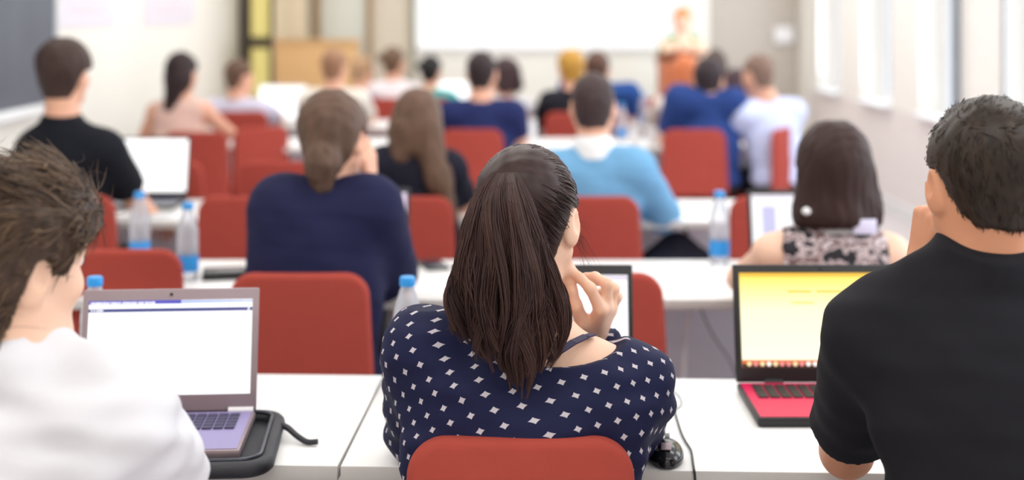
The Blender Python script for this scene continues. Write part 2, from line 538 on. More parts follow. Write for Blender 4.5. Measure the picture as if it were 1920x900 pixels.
MB().tube([(fx(682), YF - .09, 1.02), (fx(672), YF - .09, 1.02)], .01).tube([(fx(682), YF - .04, 1.02), (fx(682), YF - .09, 1.02)], .008).build('door_handle', M['metal'], dr)
f = MB()
for px in (598, 694): f.box((fx(px), YF - .04, 1.07), (.06, .08, 2.14), .006)
f.box(((fx(598) + fx(694)) / 2, YF - .04, 2.17), (fx(694) - fx(598) + .06, .08, .06), .006)
structure('trim_6', f, mat('brown_door_post', (168, 140, 108), .5, noise=.1))

# tall beige cabinet and the light wooden crate-like desk in front of it
c = empty('cabinet', (fx(555), 13.25, 0), 0, 'tall beige cupboard between the yellow glazed door and the white door', 'cabinet')
MB().box((0, 0, 1.0), (.30, .4, 2.0), .008).build('body', mat('beige_laminate', (214, 198, 170), .6, noise=.04), c)
for s in (-1, 1):
    dd = MB().box((s * .073, -.205, 1.0), (.14, .02, 1.92), .004).build('door', bpy.data.materials['beige_laminate'], c)
    MB().tube([(s * .02, -.225, .95), (s * .02, -.225, 1.1)], .006).build('handle', M['metal'], dd)
dp = 12.7
c = empty('wooden_desk', ((597 - 960) / FPX * dp, dp, 0), 0, 'light wooden front desk with a tall panel below the beige cupboard', 'desk')
zt = CAM_Z - (77 - HOR) / FPX * dp
w = (672 - 524) / FPX * dp
MB().box((0, -.2, zt / 2), (w, .03, zt - .02), .004).build('front_panel', M['wood'], c)
for s in (-1, 1): MB().box((s * (w / 2 - .015), 0, zt / 2 - .01), (.03, .38, zt - .03), .004).build('side_panel', M['wood'], c)
MB().box((0, -.01, zt), (w + .03, .45, .03), .006).build('desk_top', M['wood'], c)

# projection screen
d = YF - .09
x0, x1, zb = (781 - 960) / FPX * d, (1287 - 960) / FPX * d, CAM_Z - (90 - HOR) / FPX * d
zt = zb + (x1 - x0) * .66
c = empty('projection_screen', ((x0 + x1) / 2, d, 0), 0, 'wide bright white projection screen on the front wall', 'screen')
hw = (x1 - x0) / 2
MB().box((0, 0, (zb + zt) / 2), (2 * hw, .012, zt - zb)).build('screen_sheet', emit('projected_white', (255, 255, 255), 1.12), c, smooth=False)
MB().tube([(-hw, 0, zb - .01), (hw, 0, zb - .01)], .014).build('bottom_bar', M['white'], c)
MB().box((0, .0, zt + .05), (2 * hw + .1, .1, .1), .02).build('roller_case', M['white'], c)
# wall box at the front right
c = W(1470, 66, YF - .03)
tag(MB().box((0, 0, 0), (.20, .05, .17), .02).build('wall_box', M['white'], loc=c), 'small white box mounted on the taupe wall right of the screen', 'wall box')
# slate board and posters on the left wall
b = empty('slate_board', (XL, 6.2, 0), 0, 'dark grey slate board on the left wall at the left edge', 'board')
MB().box((.025, 0, 1.62), (.03, 3.42, 1.2), .004).build('board_surface', M['board'], b)
f = MB()
for z in (1.0, 2.24): f.box((.03, 0, z), (.06, 3.5, .045), .006)
for s in (-1, 1): f.box((.03, s * 1.73, 1.62), (.06, .045, 1.24), .006)
f.build('board_frame', M['frame'], b)
MB().box((.07, 0, .99), (.09, 2.8, .02), .006).build('chalk_ledge', M['frame'], b)
for (pa, pb, pz, lab) in ((112, 214, 50, 'pale lilac poster on the left wall nearest the slate board'), (268, 362, 46, 'pale faded poster on the left wall above the dark-haired woman in peach')):
    ya, yb = FPX * XL / (pa - 960), FPX * XL / (pb - 960)
    ym = (ya + yb) / 2
    z0 = CAM_Z - (pz - HOR) / FPX * ym
    t = empty('poster', (XL, ym, z0), 0, lab, 'poster')
    MB().box((.006, 0, .35), (.006, yb - ya, .7)).build('sheet', M['poster'], t)
    pt = MB()
    for k in range(4): pt.box((.0105, -.05 + .02 * k, .12 + .13 * k), (.003, (yb - ya) * (.6 - .07 * k), .05))
    pt.build('printed_blocks', mat('pale_pink_print', (226, 214, 222), .8, noise=.06), t)

# ---------------------------------------------------------------- tables
def make_table(w, D=.6):
    t = empty('table', (0, 0, 0))
    tp = MB().box((0, 0, .725), (w - .004, D, .03), .004)
    o = tp.build('table_top', [M['table'], M['edge']], t)
    for p in o.data.polygons:
        if abs(p.normal.z) < .5: p.material_index = 1
    for sx in (-1, 1):
        for sy in (-1, 1):
            MB().box((sx * (w / 2 - .06), sy * (D / 2 - .05), .36), (.035, .035, .70), .004).box((sx * (w / 2 - .06), sy * (D / 2 - .05), .008), (.045, .045, .016), .003).build('leg', M['metal'], t)
    MB().box((0, D / 2 - .1, .47), (w - .18, .015, .36), .003).build('modesty_panel', M['panel'], t)
    return t
TBL = {}
def place_table(w, x, y, rz, label):
    if w not in TBL:
        t = TBL[w] = make_table(w); t.location = (x, y, 0); t.rotation_euler = (0, 0, rz)
    else: t = copy_thing(TBL[w], (x, y, 0), rz)
    t['label'] = label; t['category'] = 'table'; t['group'] = 'white lecture tables in rows'
A1 = -math.radians(2.3)
for xc, lab in ((-1.10, 'white table in the front row under the silver laptop, left of the seam'), (.50, 'white table in the front row under the laptop with the yellow screen')):
    place_table(1.6, xc * math.cos(A1), 2.69 + xc * math.sin(A1), A1, lab)
side = ('left', 'right')
for y, nm, xs, w in ((4.09, 'second row, under the woman in the navy T-shirt', (-1.1, .5), 1.6), (5.49, 'third row', (-1.1, .5), 1.6),
                 (8.29, 'row beyond the gap, in front of the man in the navy shirt', (-1.32, -.02, 1.28), 1.3), (9.69, 'row behind the open white laptop', (-1.32, -.02, 1.28), 1.3), (11.09, 'row nearest the lecturer', (-1.32, -.02, 1.28), 1.3)):
    labs = {4.09: ('white table in the second row before the woman in the navy T-shirt', 'white table in the second row before the woman with the bob'),
            5.49: ('white table before the man in black at the far left', 'white table before the man in the light blue sweater'),
            8.29: ('white table before the dark-haired woman in peach', 'white table before the man in the navy shirt', 'white table before the man in the royal blue shirt'),
            9.69: ('white table before the man in lavender at the left', 'white table before the curly dark head and the blond head', 'white table before the red-haired person'),
            11.09: ('white table before the woman with brown bun in white', 'white table nearest the screen, in the middle of the front', 'white table right in front of the wooden lectern')}[y]
    for x, l in zip(xs, labs): place_table(w, x, y, 0, l)

# ---------------------------------------------------------------- chairs
def chair_back_mesh():
    s = SDF()
    def f(X, Y, Z):
        zc = .675; hz = .195
        q = (Z - .48) / .39
        hw = .203 - .022 * np.clip(q, 0, 1)
        y = Y - .35 * X * X - .05 * (Z - .67) * .6
        r = .05 + .012 * (Z > .675)
        ax = np.abs(X) - (hw - r); az = np.abs(Z - zc) - (hz - r)
        d2 = np.sqrt(np.maximum(ax, 0) ** 2 + np.maximum(az, 0) ** 2) + np.minimum(np.maximum(ax, az), 0) - r
        rr = .014
        a = d2 + rr; b = np.abs(y) - (.019 - rr)
        return np.sqrt(np.maximum(a, 0) ** 2 + np.maximum(b, 0) ** 2) + np.minimum(np.maximum(a, b), 0) - rr
    s.fn(f, (-.21, -.05, .46), (.21, .06, .89))
    return s.run(.005)
cbV, cbF = chair_back_mesh()
def make_chair():
    t = empty('chair', (0, 0, 0))
    link('backrest', np_mesh('backrest', cbV, cbF, M['red']), t)
    s = SDF()
    def f(X, Y, Z):
        r = .05
        ax = np.abs(X) - (.205 - r); ay = np.abs(Y - .23) - (.21 - r)
        d2 = np.sqrt(np.maximum(ax, 0) ** 2 + np.maximum(ay, 0) ** 2) + np.minimum(np.maximum(ax, ay), 0) - r
        a = d2 + .02; b = np.abs(Z - .425) - .006
        return np.sqrt(np.maximum(a, 0) ** 2 + np.maximum(b, 0) ** 2) + np.minimum(np.maximum(a, b), 0) - .02
    s.fn(f, (-.22, .0, .39), (.22, .46, .47))
    V, F = s.run(.008)
    link('seat', np_mesh('seat', V, F, M['red']), t)
    for sx in (-1, 1):
        MB().tube([(sx * .185, .055, .42), (sx * .19, .03, .3), (sx * .20, -.03, .0)], .012).build('leg', M['blackm'], t)
        MB().tube([(sx * .185, .40, .41), (sx * .195, .42, .2), (sx * .20, .43, .0)], .012).build('leg', M['blackm'], t)
        MB().tube([(sx * .13, .10, .405), (sx * .13, .045, .42), (sx * .13, .012, .50), (sx * .13, .008, .58)], .011).build('back_support', M['blackm'], t)
    MB().tube([(-.185, .07, .40), (.185, .07, .40)], .01).tube([(-.185, .39, .40), (.185, .39, .40)], .01).build('seat_frame', M['blackm'], t)
    return t
chair0 = None
def chair(px, d, label, rz=0):
    global chair0
    x = (px - 960) / FPX * d
    if chair0 is None:
        chair0 = make_chair(); chair0.location = (x, d, 0); chair0.rotation_euler = (0, 0, rz); t = chair0
    else: t = copy_thing(chair0, (x, d, 0), rz)
    t['label'] = label; t['category'] = 'chair'; t['group'] = 'red upholstered lecture chairs'
    return t
chair(976, 2.15, 'red chair in the foreground under the woman in the dotted blouse')
chair(560, 3.50, 'red chair under the woman in the navy T-shirt, behind the silver laptop')
chair(220, 3.85, 'empty red chair behind the white-shirted man, left of the navy woman')
chair(1113, 3.50, 'empty red chair behind the hand of the dotted-blouse woman')
chair(1555, 3.42, 'red chair under the woman with the dark bob')
chair(122, 4.98, 'red chair under the young man in black at the left')
chair(462, 4.95, 'empty red chair just left of the navy T-shirt woman')
chair(757, 4.95, 'red chair under the long-haired woman in the black top')
chair(1107, 4.95, 'red chair under the man in the light blue sweater')
chair(1462, 4.95, 'empty red chair right of the bottle, beyond the bob woman')
chair(303, 6.1, 'empty red chair behind the open laptop of the man in black')
chair(523, 6.1, 'empty red chair close behind the navy woman, left of her head')
chair(366, 7.6, 'red chair under the dark-haired woman in peach')
chair(492, 7.9, 'dark red empty chair turned aside, right of the peach woman', math.radians(42))
chair(884, 7.75, 'red chair under the man in the navy shirt')
chair(1302, 7.75, 'red chair under the man in the royal blue shirt')
chair(1472, 7.85, 'red chair turned sideways under the man in the pale blue shirt', math.radians(62))

# ---------------------------------------------------------------- laptops
def text_marks(mb, x0, x1, y, z, h, mi, r, R):
    x = x0
    while x < x1:
        w = h * r.uniform(.35, .75)
        mb.box(R @ Vector((x + w / 2, y, z)), (w, .0006, h * r.uniform(.7, 1)), R=R.to_3x3(), mi=mi); x += w + h * .22
        if r.random() < .16: x += h * .5
def laptop(x, d, rz, w, lid_h, depth, label, tilt=14, z=.74, body='black', deck='black', key='key', screen=None, content=None, bez=.012, bez_t=.016, bez_b=.028, group=None):
    """hinge at distance d; local -y is towards the user"""
    t = empty('laptop', (x, d, z), rz, label, 'laptop', group)
    r = random.Random(int(d * 97) + int(w * 1000))
    b = MB().box((0, -depth / 2, .010), (w, depth, .018), .005, mi=0)
    b.box((0, -depth / 2, .0192), (w - .012, depth - .012, .0012), 0, mi=1)
    base = b.build('base', [M[body], M[deck]], t)
    k = MB()
    kw = (w - .05) / 14
    for row in range(5):
        for c in range(14):
            if row == 4 and 3 < c < 9: continue
            k.box((-w / 2 + .025 + kw * (c + .5), -.035 - .0185 * row, .0215), (kw * .86, .0155, .003), .001, seg=1)
        if row == 4: k.box((-w / 2 + .025 + kw * 6.5, -.035 - .0185 * 4, .0215), (kw * 4.8, .0155, .003), .001, seg=1)
    k.build('keyboard', M[key], base)
    MB().box((0, -depth + .055, .0204), (.1, .062, .001), .0004).build('touchpad', M['metal'] if body == 'silver' else M[deck], base)
    R = Matrix.Rotation(-math.radians(tilt), 4, 'X')
    off = Vector((0, .004, .018))
    R3 = R.to_3x3()
    lid = MB().box(off + R @ Vector((0, .004, lid_h / 2)), (w, .008, lid_h), .003, R=R3).build('lid', M[body], t)
    sm = MB(); mats = [screen]
    sw, sh = w - 2 * bez, lid_h - bez_t - bez_b
    zc = bez_b + sh / 2
    sm.box(off + R @ Vector((0, -.0004, zc)), (sw, .0012, sh), R=R3)
    if content: content(sm, mats, sw, sh, zc, R, off, r)
    sm.build('screen', mats, lid, smooth=False)
    cm = off + R @ Vector((0, -.0006, lid_h - bez_t * .5))
    MB().lathe([(0, -.001), (.0032, -.001), (.0032, .001), (0, .001)], n=12).build('webcam', M['black'], lid, loc=cm).rotation_euler = (math.radians(90 - tilt), 0, 0)
    ha, hb_ = (.345, .485) if body == 'silver' else (.24, .34)
    MB().tube([(-w * hb_, .004, .018), (-w * ha, .004, .018)], .0075).tube([(w * ha, .004, .018), (w * hb_, .004, .018)], .0075).build('hinge', M[body] if body != 'silver' else M['white'], t)
    return t
SCR = emit('screen_white', (250, 251, 255), 1.15)
def content_white(sm, mats, sw, sh, zc, R, off, r):
    mats += [emit('title_bar_blue', (88, 84, 205), .9), emit('title_bar_pale', (190, 205, 245), 1.0), emit('toolbar_navy', (66, 72, 150), .8), emit('screen_text', (250, 250, 255), 1.1)]
    top = zc + sh / 2
    n = 16
    for i in range(n):
        m = 1 if i < 9 else 2
        sm.box(off + R @ Vector((-sw / 2 + sw * (i + .5) / n, -.0016, top - .0035)), (sw / n, .0006, .007 - (0 if i < 9 else .0035 * (i - 8) / 7)), R=R.to_3x3(), mi=m)
    sm.box(off + R @ Vector((0, -.0016, top - .019)), (sw, .0006, .0062), R=R.to_3x3(), mi=3)
    for (a, b, zz, h) in ((-sw / 2 + .004, -sw / 2 + .125, top - .0045, .0045), (-sw / 2 + .005, -sw / 2 + .027, top - .019, .0042)):
        x = a
        while x < b:
            w = h * r.uniform(.4, .8)
            sm.box(off + R @ Vector((x + w / 2, -.0024, zz)), (w, .0006, h * r.uniform(.7, 1)), R=R.to_3x3(), mi=4); x += w + h * (.2 if r.random() > .15 else .6)
    sm.box(off + R @ Vector((sw / 2 - .007, -.0024, top - .019)), (.004, .0006, .004), R=R.to_3x3(), mi=4)
def content_yellow(sm, mats, sw, sh, zc, R, off, r):
    mats += [emit('document_line_amber', (244, 206, 70), 1.0), emit('dock_bar_orange', (236, 120, 50), .9), emit('dock_icon_cream', (255, 226, 170), 1.1), emit('dock_icon_white', (255, 250, 240), 1.1), emit('dock_icon_pink', (255, 150, 150), 1.0), emit('menu_bar_yellow', (255, 200, 66), 1.0), emit('dock_base_brown', (92, 42, 30), .5)]
    top, bot = zc + sh / 2, zc - sh / 2
    R3 = R.to_3x3()
    sm.box(off + R @ Vector((0, -.0016, top - .004)), (sw, .0006, .008), R=R3, mi=6)
    for (a, b, z) in ((-.075, -.022, .040), (-.012, .062, .040), (-.068, -.018, .064)):
        sm.box(off + R @ Vector(((a + b) / 2, -.0016, top - z)), (b - a, .0006, .004 if z < .05 else .003), R=R3, mi=1)
    sm.box(off + R @ Vector((0, -.0016, bot + .013)), (sw, .0006, .008), R=R3, mi=2)
    sm.box(off + R @ Vector((0, -.0016, bot + .0045)), (sw, .0006, .009), R=R3, mi=7)  # dark brown strip along the foot of the screen
    n = 24
    for i in range(n):
        x = -sw / 2 + .008 + (sw - .016) * (i + .5) / n
        p = [off + R @ Vector((x + .0052 * math.cos(a), -.0024, bot + .009 + .0052 * math.sin(a))) for a in [2 * math.pi * q / 14 for q in range(14)]]
        sm.quad(p, mi=r.choice([3, 3, 4, 5]))
def content_doc(sm, mats, sw, sh, zc, R, off, r):
    mats += [emit('side_pane_lilac', (205, 205, 242), 1.0), emit('header_pale', (235, 225, 240), 1.0), emit('grey_line', (190, 195, 205), .9)]
    R3 = R.to_3x3()
    sm.box(off + R @ Vector((-sw * .34, -.0016, zc - .012)), (sw * .13, .0006, sh - .05), R=R3, mi=1)
    sm.box(off + R @ Vector((0, -.0016, zc + sh / 2 - .006)), (sw, .0006, .01), R=R3, mi=2)
    sm.box(off + R @ Vector((sw * .4, -.0016, zc)), (.002, .0006, sh * .85), R=R3, mi=3)
def yellow_screen():
    m, nt, b = new_mat('yellow_screen')
    tc = N(nt, 'ShaderNodeTexCoord'); sp = N(nt, 'ShaderNodeSeparateXYZ'); rp = N(nt, 'ShaderNodeValToRGB'); mr = N(nt, 'ShaderNodeMapRange')
    nt.links.new(tc.outputs['Generated'], sp.inputs[0])
    nt.links.new(sp.outputs['Z'], rp.inputs['Fac'])
    e = rp.color_ramp.elements
    e[0].position = .05; e[0].color = (*s2l((255, 246, 216)), 1)
    e[1].position = 1; e[1].color = (*s2l((255, 212, 66)), 1)
    x = e.new(.6); x.color = (*s2l((255, 246, 200)), 1)
    x = e.new(.85); x.color = (*s2l((255, 234, 140)), 1)
    nt.links.new(rp.outputs['Color'], b.inputs['Emission Color']); b.inputs['Emission Strength'].default_value = 1.25
    b.inputs['Base Color'].default_value = (.02, .02, .02, 1)
    return m
laptop(-.674, 2.60, math.radians(4), .345, .236, .235, 'silver laptop with a white page on screen, in front of the white-shirted man', 13, .758, 'silver', 'deck', 'key', SCR, content_white, bez=.0125, bez_t=.022, bez_b=.032)
laptop(.676, 2.87, 0, .385, .250, .25, 'dark laptop with yellow screen and magenta keyboard deck', 12, .7405, 'black', 'pink', 'black', yellow_screen(), content_yellow, bez=.014, bez_t=.018, bez_b=.030)
laptop((1016 - 960) / FPX * 2.88, 2.86, math.radians(-1), .395, .252, .25, 'black laptop behind the ponytail of the dotted-blouse woman', 12, .7405, 'black', 'black', 'key', SCR, content_doc, bez=.011, bez_t=.022)
laptop((1512 - 960) / FPX * 4.2, 4.18, 0, .36, .24, .235, 'open laptop in front of the bob woman, lilac page on screen', 14, .7405, 'black', 'black', 'key', SCR, content_doc)
laptop((275 - 960) / FPX * 5.72, 5.70, 0, .355, .262, .23, 'open laptop with glowing blank screen by the young man in black', 12, .7405, 'black', 'metal', 'key', emit('screen_bright', (255, 255, 255), 1.6), bez=.008, bez_t=.010)
laptop((662 - 960) / FPX * 4.25, 4.22, 0, .36, .24, .235, 'laptop mostly hidden by the navy T-shirt woman, pink page edge showing', 14, .7405, 'black', 'black', 'key', emit('screen_pinkish', (246, 222, 250), 1.1), content_doc)
laptop((526 - 960) / FPX * 9.7, 9.7, math.radians(-8), .36, .262, .235, 'distant laptop with glowing white screen right of the man in lavender', 12, .7405, 'white', 'white', 'metal', bpy.data.materials['screen_bright'], bez=.008, bez_t=.010, bez_b=.02)
laptop((846 - 960) / FPX * 11.1, 11.1, math.radians(10), .31, .22, .225, 'small distant laptop with glowing screen left of the navy shirt man', 12, .7405, 'white', 'white', 'metal', bpy.data.materials['screen_bright'], bez=.008, bez_t=.010, bez_b=.02)
# ---------------------------------------------------------------- people
def head_prims(S, hc, R, sc=1., fem=False, nk=None, ears=True):
    """head in its own frame: +y is the face, origin between the ears"""
    T = lambda x, y, z: hc + sc * (R @ np.array([x, y, z]))
    e = lambda c, r, k=.02, sub=False, Q=None: S.ell(T(*c), sc * np.array(r), R if Q is None else R @ Q, k, sub)
    e((0, -.016, .032), (.074, .095, .090))
    e((0, .018, .008), (.066, .078, .085), .03)
    e((0, .040, -.048), (.054, .056, .066), .035)
    e((0, .070, -.094), (.026 if fem else .032, .026, .022), .03)
    for s in (-1, 1):
        S.cap(T(s * .058, .005, -.05), T(s * .022, .068, -.092), sc * .018, sc * .016, .03)
        e((s * .046, .062, -.022), (.022, .022, .018), .03)
        e((s * .031, .094, .012), (.019, .014, .011), .012, True)
    S.cap(T(-.036, .082, .030), T(.036, .082, .030), sc * .012, sc * .012, .02)
    S.cap(T(0, .090, .014), T(0, .110, -.026), sc * .008, sc * .0135, .012)
    for s in (-1, 1): e((s * .012, .100, -.030), (.009, .010, .008), .008)
    S.cap(T(-.017, .093, -.056), T(.017, .093, -.056), sc * .0075, sc * .0075, .006)
    S.cap(T(-.014, .091, -.068), T(.014, .091, -.068), sc * .0085, sc * .0085, .006)
    for s in (-1, 1):
        S.ell(T(s * .031, .084, .012), sc * np.array((.0125, .0125, .0125)), R, .002)
        if ears:
            Q = rotz(s * math.radians(-26)) @ rotx(math.radians(-10))
            e((s * .083, -.012, -.006), (.0085, .021, .033), .006, False, Q)
            e((s * .079, -.006, -.030), (.008, .011, .012), .008, False, Q)
            e((s * .093, -.006, .002), (.007, .011, .019), .006, True, Q)
    if nk is not None:
        S.cap(T(0, -.022, -.045), nk, .050 if fem else .058, .055 if fem else .066, .04)

def hand_prims(S, w, d, pn, side, curl=((25, 35, 20),) * 4, thumb=(.55, .6, .45), spread=.06, sc=1.):
    """wrist w, direction d, palm normal pn, side = +1 right / -1 left: palm, four fingers, thumb"""
    d = unit(d); pn = unit(pn - d * (np.asarray(pn) @ d)); lat = unit(np.cross(d, pn)) * -side
    # lat points to the thumb side
    offs = (.030, .010, -.010, -.029); ups = (.086, .090, .085, .077)
    lens = ((.043, .026, .021), (.047, .030, .022), (.043, .028, .021), (.034, .021, .019))
    for f in range(4):
        b = w + sc * (d * ups[f] + lat * offs[f])
        S.cap(w + sc * (d * .012 + lat * offs[f] * .62), b, sc * .0145, sc * .0125, .012)
        p = b; a = 0; fd = unit(d + lat * spread * (1.5 - f))
        for q in range(3):
            a += math.radians(curl[f][q])
            v = fd * math.cos(a) + pn * math.sin(a)
            n = p + sc * lens[f][q] * v
            S.cap(p, n, sc * (.0098 - .0008 * q), sc * (.0090 - .0009 * q), .006); p = n
    b = w + sc * (d * .022 + lat * .026 + pn * .006)
    v = unit(d * thumb[0] + lat * thumb[1] + pn * thumb[2])
    for q, l in enumerate((.042, .033, .027)):
        n = b + sc * l * v
        S.cap(b, n, sc * (.0145 - .0022 * q), sc * (.0120 - .0018 * q), .009)
        b = n; v = unit(v + d * .22 - lat * .16)

CURL = ((22, 30, 18), (26, 34, 20), (30, 36, 22), (34, 38, 24))
FIST = ((62, 80, 45), (66, 84, 48), (70, 84, 48), (72, 82, 46))
def hairline(az):
    return np.interp(az, (0, .7, 1.0, 1.2, 1.38, 1.8, 2.1, 2.5, math.pi), (-.088, -.085, -.055, -.010, .026, .020, .026, .055, .068))

def person(name_label, d, px, top, group=None, yaw=0., pitch=-4., roll=0., tyaw=0., sc=1., fem=False, shirt=('short', None), skin='skin',
           hair=('short', None), trousers='darkt', vox=.0075, hd=None, neck=None, sh=None, arms=None, base=None, lean=.03, hands=None,
           hair_t=(.006, .018), shirt_post=None, shirt_off=.010, sleeve_r=.012, seated=True, cuff=None, fold=.0022, extra=None, hvox=None,
           shirt_uv=None, body_vox=None, hairline_fn=None, collar_h=.010, hair_n=1., collar_mat=None, wrinkle=0.):
    """a figure on a chair; every joint may be given in world coordinates, else a relaxed seated pose is used"""
    hd = d + .04 if hd is None else hd
    R = rotz(math.radians(yaw)) @ rotx(math.radians(pitch)) @ roty(math.radians(roll))
    top_w = W(px, top, hd)
    hc = np.array([top_w[0], hd, top_w[2] - .118 * sc - hair_t[1]]) if neck is None else neck[1]
    bx, by = (hc[0], d) if base is None else base
    nk = np.array([bx + (hc[0] - bx) * .5, by + lean * .4, hc[2] - .170 * sc]) if neck is None else neck[0]
    Tz = rotz(math.radians(tyaw))
    shw = (.150 if fem else .178) * sc
    if sh is None:
        sh = [nk + Tz @ np.array([s * shw, -.005, -.055]) for s in (-1, 1)]
    if arms is None:
        arms = []
        for i, s in enumerate((-1, 1)):
            el = np.array([sh[i][0], sh[i][1], 0]) + Tz @ np.array([s * .055, .16, 0]); el[2] = max(.80, sh[i][2] - .24)
            wr = np.array([bx, by, 0]) + Tz @ np.array([s * .11, .40, 0]); wr[2] = .785
            arms.append((el, wr))
    arms = [(np.asarray(a, float), np.asarray(b, float)) for a, b in arms]
    root = empty('person', (bx, by, 0), 0, name_label, 'person', group)
    o = np.array([bx, by, 0.])
    T0 = lambda x, y, z: hc + sc * (R @ np.array([x, y, z]))
    pz = .54 if seated else nk[2] - .50
    # -- torso
    def torso(S, w=1.):
        pel = np.array([bx, by - .01, pz]); ch = nk * np.array([1, 1, 0]) * .6 + pel * np.array([1, 1, 0]) * .4; ch[2] = nk[2] - .20
        mid = (pel + ch) / 2
        S.ell(pel, (.165 * sc * w, .105, .10), Tz, .06)
        S.ell(mid, (.142 * sc * w, .090, .16), Tz, .06)
        S.ell(ch, ((.148 if fem else .166) * sc * w, .100, .18), Tz, .06)
        if fem:
            for s in (-1, 1): S.ell(ch + Tz @ np.array([s * .068, .075, -.02]), (.062, .055, .062), Tz, .03)
        S.cap(sh[0] * .8 + sh[1] * .2, sh[1] * .8 + sh[0] * .2, .058 * sc, .058 * sc, .06)
        for i in (0, 1):
            S.cap(nk + np.array([0, 0, -.02]), sh[i] + np.array([0, 0, .008]), .046 * sc, .045 * sc, .05)
    up = .047 if fem else .054
    def arm_up(S, i, t=1., ex=0., flat=False, k=.035):
        a, b = sh[i], sh[i] + (arms[i][0] - sh[i]) * t
        S.cap(a, b, up * sc + ex, up * sc * .82 + ex, k, flat)
    B = SDF()
    torso(B)
    for i, s in enumerate((-1, 1)):
        arm_up(B, i)
        el, wr = arms[i]
        B.cap(el, wr, .042 * sc if not fem else .037, .027 * sc if not fem else .023, .02)
        hdv = hands[i] if hands and hands[i] else dict(d=unit(wr - el) + np.array([0, 0, -.06]), pn=np.array([0, .1, -1.]), curl=CURL)
        if 'joints' in hdv:
            for q, js in enumerate(hdv['joints']):
                js = [W(*j) for j in js]
                B.cap(wr + (js[0] - wr) * .1, js[0], .0170, .0130, .012)
                for u_, (a_, b_) in enumerate(zip(js, js[1:])): B.cap(a_, b_, .0116 - .0016 * u_, .0100 - .0013 * u_, .006)
            js = [W(*j) for j in hdv['thumb_j']]
            B.cap(wr, js[0], .020, .0155, .012)
            for u_, (a_, b_) in enumerate(zip(js, js[1:])): B.cap(a_, b_, .0135 - .0018 * u_, .0118 - .0018 * u_, .006)
            continue
        hand_prims(B, wr, hdv['d'], hdv['pn'], s, hdv.get('curl', CURL), hdv.get('thumb', (.55, .6, .45)), sc=.92 if fem else 1.)
    head_prims(B, hc, R, sc, fem, nk)
    def body_post(D, X, Y, Z):
        return D
    V, F = B.run(body_vox or vox, post=body_post)
    loc = (V[F].mean(1) - hc) @ R / sc
    mi = np.zeros(len(F), np.int32)
    for s in (-1, 1):
        e = loc - np.array([s * .031, .084, .012])
        r = np.linalg.norm(e, axis=1)
        on = (r < .0142) & (e[:, 1] > .004)
        mi[on] = 2; mi[on & (np.hypot(e[:, 0], e[:, 2]) < .0058)] = 3
    lp = (np.abs(loc[:, 0]) < .024) & (loc[:, 1] > .090) & (loc[:, 2] < -.050) & (loc[:, 2] > -.077)
    mi[lp] = 1
    link('body', np_mesh('body', V - o, F, [M[skin], M['lip'], M['eyew'], M['iris']], mi=mi), root)
    # -- hair
    style, hm = hair
    if style != 'none':
        hlf = hairline_fn or hairline
        H = SDF(); head_prims(H, hc, R, sc, fem, nk, ears=False)
        E = SDF()
        T = lambda x, y, z: hc + sc * (R @ np.array([x, y, z]))
        def hpost(D, X, Y, Z):
            P = [X - hc[0], Y - hc[1], Z - hc[2]]
            lx, ly, lz = [(R[0, i] * P[0] + R[1, i] * P[1] + R[2, i] * P[2]) / sc for i in range(3)]
            t = hair_t[0] + (hair_t[1] - hair_t[0]) * np.clip((lz + .06) / .14, 0, 1)
            n = waves(X, Y, Z, (28, 28, 14), 5) * .0035 * hair_n
            D = D - t - n
            az = np.arctan2(np.abs(lx), -ly)
            zh = hlf(az)
            D = smax(D, zh - lz + waves(X, Y, Z, (40, 40, 40), 9) * .004, .008)
            D = smax(D, -(lz + .10), .01)
            return D
        LN = []
        if style == 'bun_low':
            LN = [('c', (.004, -.085, -.02), (.012, -.108, -.06), .040, .042), ('c', (.014, -.108, -.06), (.010, -.095, -.115), .042, .032)]
        elif style == 'long':
            LN = [('e', (0, -.040, -.02), (.098, .080, .11), 0), ('c', (-.03, -.06, -.03), (-.05, -.06, -.12), .070, .045), ('c', (.045, -.06, -.03), (.10, -.07, -.22), .060, .045), ('c', (.10, -.07, -.20), (.15, -.05, -.36), .046, .026), ('c', (-.06, -.02, -.06), (-.095, .03, -.22), .036, .02)]
        elif style == 'straight':
            LN = [('e', (0, -.045, -.02), (.085, .070, .10), 0), ('c', (0, -.07, -.03), (-.03, -.085, -.20), .070, .040)]
        elif style == 'bob':
            LN = [('e', (0, -.022, .014), (.096, .112, .112), 0), ('c', (-.050, -.035, -.02), (-.062, -.03, -.115), .055, .062), ('c', (.050, -.035, -.02), (.062, -.03, -.115), .055, .062), ('c', (0, -.06, -.02), (0, -.058, -.120), .06, .068)]
        elif style == 'bun_high':
            LN = [('e', (0, -.105, .055), (.042, .042, .042), 0)]
        elif style == 'bun_left':
            LN = [('e', (-.055, -.105, .04), (.036, .036, .036), 0)]
        elif style == 'curly':
            LN = [('e', (0, -.03, -.0), (.098, .10, .115), 0), ('e', (.05, -.05, -.06), (.05, .06, .06), 0), ('e', (-.05, -.05, -.06), (.05, .06, .06), 0)]
        for l in LN:
            if l[0] == 'c': E.cap(T(*l[1]), T(*l[2]), l[3] * sc, l[4] * sc, .03)
            else: E.ell(T(*l[1]), np.array(l[2]) * sc, R, .03)
        full = SDF(); full.p = H.p
